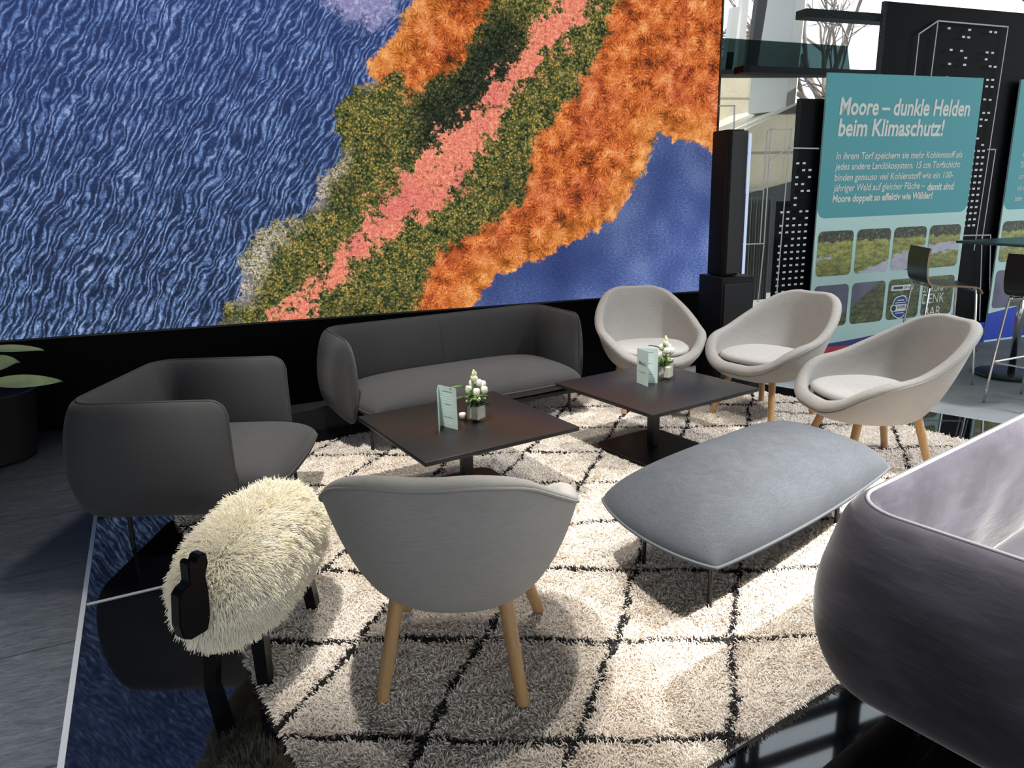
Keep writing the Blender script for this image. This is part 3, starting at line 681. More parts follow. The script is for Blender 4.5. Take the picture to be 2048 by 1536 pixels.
# white steel post with a bracket, and a grey post
for nm, pts, y, lb in (('steel_post', [(1466, 14), (1480, 14), (1464, 140), (1450, 140)], 7.45, 'thin white steel post with bracket nearest the screen outside'), ('steel_post', [(1486, -10), (1499, -10), (1486, 140), (1473, 140)], 7.5, 'grey steel post between the white post and the leaning column'), ('steel_post', [(1517, -10), (1537, -10), (1513, 140), (1498, 140)], 7.5, 'black steel post touching the leaning column')):
    o = slab(nm, pts, y, .08, simple('post_paint', lin(212, 214, 214) if 'white' in lb else (lin(120, 124, 124) if 'grey' in lb else lin(14, 15, 17)), .5)); tag(o, lb, 'post', None)
# gallery: dark edge with a glass balustrade
M_RAIL = m_glass('green_tinted_glass', (.20, .27, .27), 1.0)
ga = thing('gallery_balustrade', 'dark green tinted glass balustrade of the gallery outside', 'balustrade', OY(1570, 147, 7.4).tolist())
P = [OY(px, py, 7.4) for px, py in ((1436, 75), (1695, 92), (1700, 141), (1436, 141))]
mb = MB(); mb.prism([(p[0], p[2]) for p in P], ((0, 7.4, 0), (1, 0, 0), (0, 0, 1), (0, 1, 0)), 0, .015); mb.build('tinted_pane', M_RAIL, ga, world=True)
P = [OY(px, py, 7.4) for px, py in ((1430, 140), (1790, 140), (1790, 149), (1430, 149))]
mb = MB(); mb.prism([(p[0], p[2]) for p in P], ((0, 7.38, 0), (1, 0, 0), (0, 0, 1), (0, 1, 0)), 0, .26); mb.build('floor_edge', M_FRAME, ga, world=True)
# low dark hall behind the lower glass
o = slab('dark_partition', [(1400, 340), (1760, 320), (1760, 640), (1400, 640)], 9.4, .1, simple('dark_hall_wall', lin(34, 40, 42), .5, var=.5, vs=3)); tag(o, 'dark partition in the hall behind the lower glass', 'partition')
cmb_ = MB()
Pa, Pb = OY(1478, 396, 8.9), OY(1530, 560, 8.9)
xs = np.linspace(Pa[0], Pb[0], 60); C2 = np.array([[[x, 8.9+.05*math.sin(i*1.15), z] for z in (-.01, Pa[2])] for i, x in enumerate(xs)])
C3 = C2[::-1]+np.array([0, .02, 0]); cmb_.grid(np.concatenate([C2, C3]), cu=True)
tag(cmb_.build('curtain', simple('grey_curtain', lin(104, 108, 106), .9), smooth=True), 'pleated grey curtain hanging behind the glass beside the loudspeaker', 'curtain')
mb = MB(); mb.box((4, 14.5, -.06), (40, 15, .1)); struct(mb.build('floor_outside', simple('outdoor_paving', lin(120, 122, 120), .9, var=.2, vs=2)))
M_BARK = simple('grey_brown_bark', lin(118, 106, 98), .9, var=.3, vs=8)
def tree(x, y, h, seed, label, lean=.0):
    r = random.Random(seed); mb = MB()
    def br(p, d, ln, rad, dep):
        n = 5; P = [p]; q = p.copy(); dd = d.copy()
        for i in range(n):
            dd = dd+np.array([r.uniform(-.13, .13) for _ in range(3)])+np.array([0, 0, .03]); dd /= np.linalg.norm(dd); q = q+dd*ln/n; P.append(q.copy())
        mb.tube(P, np.linspace(rad, rad*.6, n+1), 4 if dep > 2 else 7, cap=False)
        if dep >= 6: return
        for k in range(r.choice((2, 3, 3)) if dep < 4 else 2):
            i = r.randint(2, n); ax = np.array([r.uniform(-1, 1) for _ in range(3)]); ax /= np.linalg.norm(ax)
            nd = dd+ax*r.uniform(.5, .95); nd[2] = max(nd[2], -.1); nd /= np.linalg.norm(nd)
            br(P[i], nd, ln*r.uniform(.55, .8), rad*.6, dep+1)
    br(np.array([x, y, -.05]), np.array([lean, 0, 1.0]), h*.42, h*.017, 0)
    tag(mb.build('bare_tree', M_BARK, None, True), label, 'tree', 'bare trees outside the glass')
pA = OY(1735, 100, 13.0); tree(pA[0], 13.0, 9.0, 3, 'bare winter tree with forked trunk right of the leaning column', .02)
pA = OY(1655, 100, 20.0); tree(pA[0], 20.0, 10, 11, 'slender bare tree just right of the leaning column', .05)
pA = OY(1500, 100, 30.0); tree(pA[0], 30.0, 14, 5, 'distant bare tree seen between the white posts', -.03)

# ---- loudspeaker column and subwoofer
spk = thing('speaker_column', 'slim black loudspeaker column with pale edge beside the screen', 'loudspeaker', (3.225, 5.04, .885))
M_SPK = simple('speaker_black', (.003, .003, .0035), .6, Specular_IOR_Level=.2)
mb = MB(); mb.box((-.035, 0, .54), (.15, .20, 1.08), bev=.008); smooth_by_angle(mb.build('cabinet', M_SPK, spk))
mb = MB(); mb.prism([(-.11, -.02), (.04, -.02), (.07, -.10), (-.08, -.13)], ((0, 0, 0), (1, 0, 0), (0, 1, 0), (0, 0, 1)), .02, 1.07); mb.build('grille', simple('speaker_grille', (.004, .004, .0045), .6), spk)
me_ = NT('cool_pale_emissive'); e = me_.n('Emission'); e.inputs[0].default_value = lin(196, 212, 244)+(1,); e.inputs[1].default_value = 1.0; me_.t.links.new(e.outputs[0], me_.out.inputs[0])
mb = MB(); mb.box((.079, -.115, .53), (.017, .012, 1.04)); mb.build('pale_edge_strip', me_.m, spk)  # pale bluish emissive strip down the column's right edge
sub = thing('subwoofer', 'black subwoofer box standing under the loudspeaker column', 'loudspeaker', (3.23, 5.04, 0))
mb = MB(); mb.box((0, 0, .44), (.29, .34, .88), bev=.01); smooth_by_angle(mb.build('cabinet', M_SPK, sub))
mb = MB(); mb.box((0, -.176, .46), (.25, .012, .74), bev=.004); mb.build('grille', simple('sub_grille', (.004, .004, .005), .7), sub)
# low plinth under the screen
mb = MB(); mb.box((0, 0, .075), (2.3, .20, .15), R=[[math.cos(.175), -math.sin(.175), 0], [math.sin(.175), math.cos(.175), 0], [0, 0, 1]]); mb.V[-1] += np.array([.26, 5.10, 0])
tag(mb.build('low_plinth', simple('dark_grey_plinth', lin(30, 31, 32), .55)), 'low dark plinth along the foot of the screen wall behind the sofa', 'plinth')

# ------------------------------------------------------------------ shaggy rug
RA = math.radians(17.0); RE1 = np.array([math.cos(RA), math.sin(RA)]); RE2 = np.array([-math.sin(RA), math.cos(RA)])
RU0, RU1, RV0, RV1 = .385, 4.57, 1.11, 4.42
def rug_outline():
    P = []
    for cu_, cv_, r, s in ((RU1, RV1, 1.3, 0), (RU0, RV1, .05, 1), (RU0, RV0, .06, 2), (RU1, RV0, .30, 3)):
        cx = cu_-r if s in (0, 3) else cu_+r; cz_ = cv_-r if s in (0, 1) else cv_+r
        for i in range(13):
            t = (s+i/12)*PI/2; P.append((cx+r*math.cos(t), cz_+r*math.sin(t)))
    return np.array(P)
RO = rug_outline()
def rug_line(p):                                   # distance to the nearest black line, world xy
    dist = np.full(len(p), 9.0)
    for n, c0, stp, kr, ph in (((.316, .949), 2.233, .474, range(-6, 8), 0.), ((-.819, .574), -.005, .427, range(-8, 12), 1.7)):
        n = np.array(n); s = p @ n; tt = p @ np.array([-n[1], n[0]])
        for k in kr:
            c = c0+k*stp+.012*math.sin(k*2.3+ph)
            wob = .010*np.sin(tt*5.1+k*1.9+ph)+.006*np.sin(tt*13+k*3.1)
            dist = np.minimum(dist, np.abs(s-c-wob))
    return dist
def rug_shade(p, hair_rand):
    d = rug_line(p); n = .5*np.sin(p[:, 0]*3.1+2*np.sin(p[:, 1]*2.3))+.5*np.sin(p[:, 1]*4.7+1.7*np.sin(p[:, 0]*3.9))
    wth = .0100+.0035*np.sin(p[:, 0]*23+p[:, 1]*31)
    black = d < wth+.004*(hair_rand-.5)
    cream = np.array(lin(244, 238, 230)); sand = np.array(lin(214, 200, 184))
    k = np.clip(.28+.30*n+.9*(hair_rand-.5), 0, 1)[:, None]
    col = cream*(1-k)+sand*k
    return np.where(black[:, None], np.array(lin(26, 24, 27)), col)
mb = MB()
nO = len(RO); ctr = RO.mean(0)
top = [[RE1*(ctr+(q-ctr)*f)[0]+RE2*(ctr+(q-ctr)*f)[1] for q in RO] for f in (1, .98)]
V = [(x, y, 0.001) for x, y in top[0]]+[(x, y, .010) for x, y in top[0]]+[(x, y, .012) for x, y in top[1]]
F = [(i, (i+1) % nO, nO+(i+1) % nO, nO+i) for i in range(nO)]+[(nO+i, nO+(i+1) % nO, 2*nO+(i+1) % nO, 2*nO+i) for i in range(nO)]+[tuple(range(2*nO, 3*nO)), tuple(range(nO))[::-1]]
rug = mesh('shaggy_rug', V, F, simple('rug_backing', lin(196, 186, 172), .95, var=.2, vs=60))
tag(rug, 'cream shaggy rug with thin black diamond lines under the seating group', 'rug')
def hair_mat(name, rough=.85, sheen=.2):
    m = NT(name); a = m.n('Attribute'); a.attribute_name = 'hair_color'
    m.bsdf(a.outputs['Color'], rough, 0, Specular_IOR_Level=.15, Sheen_Weight=sheen); return m.m
def curves(name, P, rad, col, mat, parent):
    """P (n,k,3) strand points, rad (k,) or (n,k), col (n,3)"""
    n, k = P.shape[:2]; hc = bpy.data.hair_curves.new(name)
    hc.add_curves([k]*n)
    hc.attributes['position'].data.foreach_set('vector', P.reshape(-1).astype(np.float32))
    ra = hc.attributes.get('radius') or hc.attributes.new('radius', 'FLOAT', 'POINT')
    ra.data.foreach_set('value', np.broadcast_to(rad, (n, k)).reshape(-1).astype(np.float32))
    ca = hc.attributes.new('hair_color', 'FLOAT_COLOR', 'CURVE')
    ca.data.foreach_set('color', np.concatenate([col, np.ones((n, 1))], 1).reshape(-1).astype(np.float32))
    return link(name, hc, parent, mat)
TABLES = ((.735, 3.50, 15.5), (1.965, 3.78, 17.0))
NR = 300000
# strands sit denser where they are seen from close by
q = rng.random((int(NR*1.0), 2)); uu = RU0+(RU1-RU0)*q[:, 0]**1.15; vv = RV0+(RV1-RV0)*q[:, 1]**1.45
inside = sdf_poly(np.stack([uu, vv], 1), RO) > .004
for bx_, by_, bd_ in TABLES:                       # no pile under the table base plates
    w_ = np.stack([uu*RE1[0]+vv*RE2[0]-bx_, uu*RE1[1]+vv*RE2[1]-by_], 1) @ rot2(math.radians(bd_)); inside &= np.abs(w_).max(1) > .285
uu, vv = uu[inside], vv[inside]; n = len(uu)
root = uu[:, None]*RE1+vv[:, None]*RE2
far = np.clip((vv-RV0)/2.2, 0, 1)
th = 2*PI*rng.random(n)+0.; cl = np.sin(root[:, 0]*37+3*np.sin(root[:, 1]*23))*1.4+np.sin(root[:, 1]*41)*1.2
th = th*.45+cl+1.0
ln = rng.uniform(.016, .030, n); tilt = rng.uniform(.35, 1.15, n)
ed = sdf_poly(np.stack([uu, vv], 1), RO); eg = np.clip(1-ed/.03, 0, 1)
outd = np.stack([uu-ctr[0], (vv-ctr[1])*1.3], 1); outd /= np.linalg.norm(outd, axis=1)[:, None]; outw = outd[:, :1]*RE1+outd[:, 1:]*RE2
dx = np.stack([np.cos(th), np.sin(th)], 1)*(1-eg[:, None])+outw*eg[:, None]*1.2
P = np.zeros((n, 3, 3)); P[:, 0, :2] = root; P[:, 0, 2] = .008
P[:, 1, :2] = root+dx*(ln*np.sin(tilt)*.45)[:, None]; P[:, 1, 2] = .008+ln*np.cos(tilt)*.62+.002
P[:, 2, :2] = root+dx*(ln*np.sin(tilt))[:, None]; P[:, 2, 2] = np.maximum(.008+ln*np.cos(tilt)*.9-.003*eg, .006)
rad = (np.array([1.0, .95, .5])[None]*(.0017+.0012*far)[:, None])
pile = curves('rug_pile', P, rad, rug_shade(root, rng.random(n)), hair_mat('rug_yarn'), rug); pile['kind'] = 'stuff'
RZ = .020                                           # height on which legs stand in the pile

# ------------------------------------------------------------------ beige lounge chair
def lounge_chair(label):
    t = thing('lounge_chair', label, 'chair', group='beige shell lounge chairs on the rug')
    nth = 72; TH = np.arange(nth)*2*PI/nth
    deg = np.degrees(np.minimum(TH, 2*PI-TH))
    zr_ = interp_s(deg, [0, 22, 38, 52, 66, 80, 95, 110, 124, 137, 150, 180], [.330, .338, .380, .445, .492, .518, .545, .596, .662, .725, .752, .757])
    def plan(a, bf_, bb, nn):
        c, s = np.cos(TH), np.sin(TH); b = np.where(c > 0, bf_, bb)
        r = 1/((np.abs(s)/a)**nn+(np.abs(c)/b)**nn)**(1/nn); return r*s, r*c
    px, py = plan(.365, .355, .33, 2.7)
    lift = np.clip(zr_-.55, 0, 1)
    bx = px*(1-.30*lift); by = py-lift*.60*np.clip(-np.cos(TH), 0, 1)**.5
    rim = np.stack([bx, by, zr_], 1)
    def inset(R, d, dz):
        T = np.roll(R, -1, 0)-np.roll(R, 1, 0); N = np.stack([-T[:, 1], T[:, 0]], 1); N /= np.linalg.norm(N, axis=1)[:, None]
        c = np.where((N*R[:, :2]).sum(1) > 0, -1, 1)[:, None]; Q = R.copy(); Q[:, :2] += N*c*d; Q[:, 2] += dz; return Q
    fr = np.clip(np.cos(TH)*1.3-.2, 0, 1); hh = .022+.040*fr; tk = .052+.014*fr
    def roll(f, g):
        Q = inset(rim, 1.0, 0); Q = rim+(Q-rim)*(tk*f)[:, None]; Q[:, 2] = rim[:, 2]+hh*g; return Q
    rolls = [roll(-.07-.18*fr, .25), roll(-.02-.16*fr, .62), roll(.16, .92), roll(.42, 1.04), roll(.70, .95), roll(.90, .70)]; inn = roll(1.0, .30)
    fx, fy = plan(.185, .215, .17, 2.3)
    base = np.stack([fx, fy-.01, np.full(nth, .268)], 1)
    kx, ky = plan(.345, .345, .315, 2.6)
    bk = np.clip(-np.cos(TH), 0, 1); sdn = np.abs(np.sin(TH)); cf = .97-.10*sdn-.12*bk
    ctl = np.stack([kx*cf, ky*cf-lift*.16, np.full(nth, .285)+.15*lift], 1)
    rings = [np.tile([[0, 0, .262]], (nth, 1)), base*[.5, .5, 1]-[0, 0, .003]]
    for s in np.linspace(0, 1, 11): rings.append((1-s)**2*base+2*s*(1-s)*ctl+s*s*rim)
    rings += rolls+[inn]
    ix, iy = plan(.315, .315, .27, 2.6)
    ictl = np.stack([ix*.95, iy*.97-lift*.18, np.full(nth, .345)+.10*lift], 1)
    seat = np.stack([fx*.8, fy*.8, np.full(nth, .352)], 1)
    for s in np.linspace(.1, 1, 10): rings.append((1-s)**2*inn+2*s*(1-s)*ictl+s*s*seat)
    rings.append(np.tile([[0, 0, .350]], (nth, 1)))
    mb = MB(); mb.grid(np.array(rings), cv=True, flip=True)
    sh = mb.build('shell', M_BEIGE, t, smooth=True)
    bm = bmesh.new(); bm.from_mesh(sh.data); bmesh.ops.remove_doubles(bm, verts=bm.verts, dist=1e-5); bmesh.ops.recalc_face_normals(bm, faces=bm.faces); bm.to_mesh(sh.data); bm.free()
    mb = MB(); mb.tube(inset(rim, -.003, .001), .0050, 8, closed=True); mb.build('piping', M_BPIPE, sh, smooth=True)
        # seat pad
    cx_, cy_ = plan(.265, .27, .23, 2.5); prof = [(.0, .0), (.90, .0), (.97, .008), (1.0, .022), (.985, .036), (.93, .046), (.80, .053), (.5, .058), (.2, .060), (0, .060)]
    mb = MB(); mb.grid(np.array([np.stack([cx_*r, cy_*r+.035, np.full(nth, .384+z)], 1) for r, z in prof]), cv=True, flip=True)
    mb.build('seat_pad', M_PAD, t, smooth=True)
    for sx in (-1, 1):
        for yt, yb, xb in ((.16, .255, .235), (-.15, -.225, .205)):
            a = np.array([sx*.155, yt, .31]); b = np.array([sx*xb, yb, 0.0]); d = (b-a)/np.linalg.norm(b-a)
            Q = [a, a+(b-a)*.5, b-d*.008, b]; mb = MB(); mb.tube(Q, [.0225, .0205, .0185, .0165], 16); smooth_by_angle(mb.build('leg', M_OAK, t))
    return t
ch = lounge_chair('beige shell lounge chair in the foreground seen from behind')
def place(o, x, y, fx, fy, s=1.0):
    o.location = (x, y, RZ); o.rotation_euler = (0, 0, math.atan2(-fx, fy)); o.scale = (s, s, s)
place(ch, .4025, 2.129, .346, .938, 1.08)
CH = [('beige shell lounge chair facing the camera in front of the screen', 2.38, 4.68, -.20, -.98),
      ('beige shell lounge chair between the other two on the right, wide seat showing', 3.00, 4.12, -.95, -.30),
      ('rightmost beige shell lounge chair, seen from its side behind the ottoman', 2.98, 3.14, -.975, .20)]
chairs = [ch]
for lb, x, y, fx, fy in CH:
    c = dup(ch, (x, y, RZ), math.atan2(-fx, fy), lb); chairs.append(c); c.scale = (1.04, 1.04, 1.04)

# ------------------------------------------------------------------ sofa family: pillow walls, pillow seat, thin legs
def upath(w_, d_, r, n=90):
    """U in plan: front-left tip, back-left corner, back-right corner, front-right tip; origin at middle of back"""
    P = [(-w_, -d_), (-w_, -r)]
    P += [(-w_+r-r*math.cos(t), -r+r*math.sin(t)) for t in np.linspace(0, PI/2, 33)[1:]]
    P += [(w_-r+r*math.sin(t), -r+r*math.cos(t)) for t in np.linspace(0, PI/2, 33)]
    P += [(w_, -d_)]
    P = np.array(P); L = np.r_[0, np.cumsum(np.linalg.norm(np.diff(P, axis=0), axis=1))]
    s = np.concatenate([np.linspace(0, .15, 14)[:-1], np.linspace(.15, L[-1]-.15, n+40), np.linspace(L[-1]-.15, L[-1], 14)[1:]])
    at = lambda q: np.stack([np.interp(q, L, P[:, 0]), np.interp(q, L, P[:, 1])], 1)
    T = at(np.clip(s+.03, 0, L[-1]))-at(np.clip(s-.03, 0, L[-1]))
    return at(s), s, L[-1], T/np.linalg.norm(T, axis=1)[:, None]

def pillow_wall(mb, w_, d_, z0, z1, r=.13, tout=.10, tin=.075, rc=.075, m=22, wr=0.0):
    P, s, L, T = upath(w_, d_, r); k = len(P)
    N = np.stack([-T[:, 1], T[:, 0]], 1)   # outward (left of travel)
    e = np.minimum(s, L-s); q = np.clip(1-e/rc, 0, 1); dz = rc*(1-np.sqrt(np.clip(1-q*q, 0, 1)))
    zt = z1-dz*.9; zb = z0+dz*.9
    ef = np.sqrt(np.clip(1-np.clip(1-e/.17, 0, 1)**2, 0, 1))
    v = np.r_[np.sin(np.linspace(-PI/2, PI/2, m))*.5+.5]
    out = [];
    ph = rng.random(6)*6
    for i in range(k):
        f = (4*v*(1-v))**.5
        fo = tout*(f*(.75+.25*(1-v)))*ef[i]; fi = tin*f*ef[i]
        z = zb[i]+(zt[i]-zb[i])*v
        w2 = wr*np.sin(s[i]*13+ph[0]+3*np.sin(v*4+ph[1]))*np.sin(v*PI)*ef[i]
        o = P[i]+N[i]*(fo+w2)[:, None]; a = P[i]-N[i]*(fi+w2)[:, None]
        ring = np.concatenate([np.c_[o, z], np.c_[a, z][::-1][1:-1]]); out.append(ring)
    mb.grid(np.array(out), cv=True)
    outline = np.concatenate([np.c_[P, zt]])
    front0 = np.c_[np.repeat(P[:1], 8, 0), np.linspace(zb[0], zt[0], 8)]; front1 = np.c_[np.repeat(P[-1:], 8, 0), np.linspace(zt[-1], zb[-1], 8)]
    return np.concatenate([front0[:-1], outline, front1[1:]]), (P, N, s, L, zb, zt)
def pillow_seat(mb, x0_, x1_, y0_, y1_, zr0, up, dn, n=34, ear=.25, pw_=.42, seam=None):
    q = np.sin(np.linspace(-PI/2, PI/2, n)); U, V_ = np.meshgrid(q, q, indexing='ij')
    X = (x0_+x1_)/2+(x1_-x0_)/2*U*np.sqrt(1-ear*V_**2*.5*np.abs(U)**6); Y = (y0_+y1_)/2+(y1_-y0_)/2*V_*np.sqrt(1-ear*U**2*.5*np.abs(V_)**6)
    f = ((1-U**4)*(1-V_**4)); f = np.clip(f, 0, 1)**pw_
    Z = zr0+up*f
    if seam is not None:
        Z = Z-.010*np.exp(-(((X-seam)/.018)**2))*f
    mb.grid(np.stack([X, Y, Z], -1), flip=False)
    mb.grid(np.stack([X, Y, zr0-dn*f**.8], -1), flip=True)
    edge = lambda A: np.concatenate([A[:, 0], A[-1, 1:], A[-2::-1, -1], A[0, -2:0:-1]])
    return np.stack([edge(X), edge(Y), edge(Z)], 1)
def soft(o):
    bm = bmesh.new(); bm.from_mesh(o.data); bmesh.ops.remove_doubles(bm, verts=bm.verts, dist=5e-4); bmesh.ops.recalc_face_normals(bm, faces=bm.faces); bm.to_mesh(o.data); bm.free()
    o.data.polygons.foreach_set('use_smooth', [True]*len(o.data.polygons)); return o
def sofa(name, label, cat, loc, rz, hw, d_, seat_d, M_, MP, zt=.72, z0=.19, wr=0.0, seam=False, legs_in=.22, feet=(0.0, 0.0), zseat=.285, tout=.10):
    t = thing(name, label, cat, loc, rz)
    mb = MB(); ol, info = pillow_wall(mb, hw, d_, z0, zt, wr=wr, tout=tout); b = soft(mb.build('backrest_and_arms', M_, t))
    mb = MB(); mb.tube(ol, .0055, 8); mb.build('piping', MP, b, smooth=True)
    mb = MB(); el = pillow_seat(mb, -hw+.035, hw-.035, -seat_d, -.05, zseat, .125, .07, seam=0.0 if seam else None); sc_ = soft(mb.build('seat_cushion', M_, t))
    mb = MB(); mb.tube(el, .006, 8, closed=True); mb.build('piping', MP, sc_, smooth=True)
    if seam:
        P, N, s, L, zb, zt_ = info; sm = MB()
        zz_ = np.linspace(.05, .97, 14); zq = z0+(zt-z0)*zz_; yq = -.075*(4*zz_*(1-zz_))**.5-.001
        sm.tube(np.c_[np.zeros(14), yq, zq], .0022, 6); sm.build('back_seam', MP, b, smooth=True)
    mb = MB(); mb.box((0, -seat_d/2-.02, z0+.005), (2*hw-.16, seat_d-.22, .03), bev=.004); mb.build('base_frame', M_BLACKMETAL, t)
    for sx in (-1, 1):
        for y in (-seat_d+.17, -.16):
            wp = rot2(rz) @ np.array([sx*(hw-legs_in+.01), y])+np.array(loc[:2]); foot = .012 if sdf_poly(np.array([[wp @ RE1, wp @ RE2]]), RO)[0] > 0 else 0.0
            mb = MB(); mb.tube([(sx*(hw-legs_in), y, z0), (sx*(hw-legs_in+.01), y, foot)], [.011, .009], 10); mb.build('leg', M_BRONZE, t)
    return t
sofa('sofa', 'charcoal wool sofa with curved back in front of the screen wall', 'sofa', (.905, 5.10, 0), math.radians(12.5), .83, .60, .78, M_GREY, M_GPIPE, seam=True, legs_in=.10, feet=(.012, 0))
sofa('armchair', 'charcoal armchair with high piped arms at the left of the rug', 'armchair', (-.93, 3.84, 0), math.radians(-15.6)+PI/2, .435, .70, .88, M_GREY, M_GPIPE, legs_in=.07, feet=(.012, 0))
sofa('sofa', 'slate velvet sofa cut off by the right edge, bright inside and dark outside', 'sofa', (2.138, 1.744, 0), math.radians(20), .86, .70, .80, M_VELVET, M_VPIPE, wr=.006, zt=.735, tout=.12)
ot = thing('ottoman', 'grey blue wool ottoman with pillow top on thin metal legs', 'ottoman', (1.775, 2.46, 0), math.radians(-3))
# ottoman: corners A B C D on its ridge height, measured on the floor plan
def ottoman(t):
    mw = root_matrix(t).inverted()
    zr0 = .30
    C = [np.array((mw @ Vector((x, y, 0)))[:2]) for x, y in ((1.04, 2.60), (1.19, 1.86), (2.55, 2.46), (2.40, 3.17))]
    n = 40; q = np.sin(np.linspace(-PI/2, PI/2, n)); U, V_ = np.meshgrid(q, q, indexing='ij')
    bow = lambda a: 1+.05*(1-a**2)
    Us = U*np.sqrt(1-.12*V_**2*np.abs(U)**6)*bow(V_)/1.05; Vs = V_*np.sqrt(1-.12*U**2*np.abs(V_)**6)*bow(U)/1.05
    a, b = (Us+1)/2, (Vs+1)/2                  # a along the long side, b away from the camera
    B_, C_, A_, D_ = C[1], C[2], C[0], C[3]
    XY = ((1-a)*(1-b))[..., None]*B_+(a*(1-b))[..., None]*C_+((1-a)*b)[..., None]*A_+(a*b)[..., None]*D_
    f = np.clip((1-U**4)*(1-V_**4), 0, 1)
    Z = zr0+.135*f**.48
    mb = MB(); mb.grid(np.concatenate([XY, Z[..., None]], -1)); mb.grid(np.concatenate([XY, (zr0-.055*f**.4)[..., None]], -1), flip=True)
    cu_o = soft(mb.build('cushion', M_OTT, t))
    A3 = np.concatenate([XY, Z[..., None]], -1); ed_ = np.concatenate([A3[:, 0], A3[-1, 1:], A3[-2::-1, -1], A3[0, -2:0:-1]])
    mb = MB(); mb.tube(ed_, .0065, 8, closed=True); mb.build('piping', M_OPIPE, cu_o, smooth=True)
    fr_ = [(1-x)*(1-y)*B_+x*(1-y)*C_+(1-x)*y*A_+x*y*D_ for x, y in ((.14, .14), (.86, .14), (.86, .86), (.14, .86))]
    mb = MB(); mb.tube([(*p, zr0-.058) for p in fr_], .012, 8, closed=True); mb.build('base_frame', M_BRONZE, t)
    for x, y in ((1.36, 2.13), (1.27, 2.50)):
        p = np.array((mw @ Vector((x, y, 0)))[:2]); mb = MB(); mb.tube([(*p, zr0-.05), (*p, RZ-.008)], [.011, .009], 10); mb.build('leg', M_BRONZE, t)
    for x, y in ((2.28, 2.55), (2.2, 2.95)):
        p = np.array((mw @ Vector((x, y, 0)))[:2]); mb = MB(); mb.tube([(*p, zr0-.05), (*p, RZ-.008)], [.011, .009], 10); mb.build('leg', M_BRONZE, t)
ottoman(ot)

# ------------------------------------------------------------------ coffee tables
def coffee_table(label, x, y, deg):
    t = thing('coffee_table', label, 'table', (x, y, RZ-.004), math.radians(deg), 'square black coffee tables on the rug')
    mb = MB(); mb.box((0, 0, .387), (.85, .85, .022), bev=.003); smooth_by_angle(mb.build('table_top', M_TABLE, t))
    mb = MB(); mb.box((0, 0, .20), (.055, .055, .36), bev=.004); smooth_by_angle(mb.build('column', M_BLACKMETAL, t))
    P = rrect(-.25, -.25, .25, .25, .05, 6); P = [(p[0]*(1+.06*(1-(p[1]/.25)**2)), p[1]*(1+.06*(1-(p[0]/.25)**2))) for p in P]
    mb = MB(); mb.prism(P, ((0, 0, 0), (1, 0, 0), (0, 1, 0), (0, 0, 1)), .004, .014); mb.build('base_plate', M_BLACKMETAL, t)
    mb = MB(); mb.box((0, 0, .372), (.30, .30, .008)); mb.build('mounting_plate', M_BLACKMETAL, t)
    return t
T1 = coffee_table('square black coffee table nearest the camera, brownish sheen', .735, 3.50, 15.5)
T2 = dup(T1, (1.965, 3.78, RZ-.004), math.radians(17), 'square black coffee table in front of the beige chairs, bluish sheen')
TZ = RZ-.004+.398
M_PAPER = simple('mint_card', lin(196, 214, 208), .75, var=.05, vs=4)
M_INK = simple('grey_print', lin(120, 138, 134), .8); M_INKL = simple('pale_print', lin(222, 234, 230), .8); M_INKD = simple('dark_green_ink', lin(70, 92, 88), .8)
def menu_card(label, x, y, angA, angB, front):
    t = thing('menu_card', label, 'menu', (x, y, TZ), 0, 'folded menu cards on the coffee tables')
    Wd, H = .125, .215; up = np.array([0, 0, 1.0]); tocam = np.array([-x, -y, 0])/math.hypot(x, y)
    for k, an in enumerate((angA, angB)):
        an = math.radians(an); d = np.array([math.cos(an), math.sin(an), 0]); nn = np.array([-d[1], d[0], 0])
        if nn @ tocam < 0: nn = -nn
        mb = MB(); mb.prism([(0, 0), (Wd, 0), (Wd, H), (0, H)], ((0, 0, 0), d, up, nn), -.0006, .0006); lf = mb.build('leaf', M_PAPER, t)
        r = random.Random(5); right = np.cross(up, nn); O = np.zeros(3) if d @ right > 0 else d*Wd
        if k == 1:
            z = H-.028; L_, D_ = [], []
            for i in range(16):
                wl = r.uniform(.04, .085); hl = .0034
                (D_ if i in (0, 6, 12) else L_).append([(Wd/2-wl/2, z), (Wd/2+wl/2, z), (Wd/2+wl/2, z+hl), (Wd/2-wl/2, z+hl)]); z -= .0112
            for nm, polys, mt in (('menu_lines', L_, M_INKL), ('menu_heading', D_, M_INK)):
                mb = MB()
                for p in polys: mb.prism(p, (O, right, up, nn), .0008, .0011)
                mb.build(nm, mt, lf)
        elif front:
            ori = np.array([x, y, TZ])+O+right*Wd*.20+up*H*.55+nn*.0012
            text_mesh('lettering', 'Menü', M_INKD, lf, ori, right, up, .026, Wd*.6, .01)
            mb = MB()
            for a0, b0, z in ((.2, .8, .36), (.42, .58, .33)): mb.prism([(Wd*a0, H*z), (Wd*b0, H*z), (Wd*b0, H*z+.003), (Wd*a0, H*z+.003)], (O, right, up, nn), .0008, .0011)
            mb.build('menu_lines', M_INK, lf)
    return t
menu_card('folded mint menu card beside the vase on the nearer coffee table', .605, 3.48, -104, -57, False)
menu_card('folded mint menu card reading Menü on the further coffee table', 1.90, 3.885, -84, -33, True)

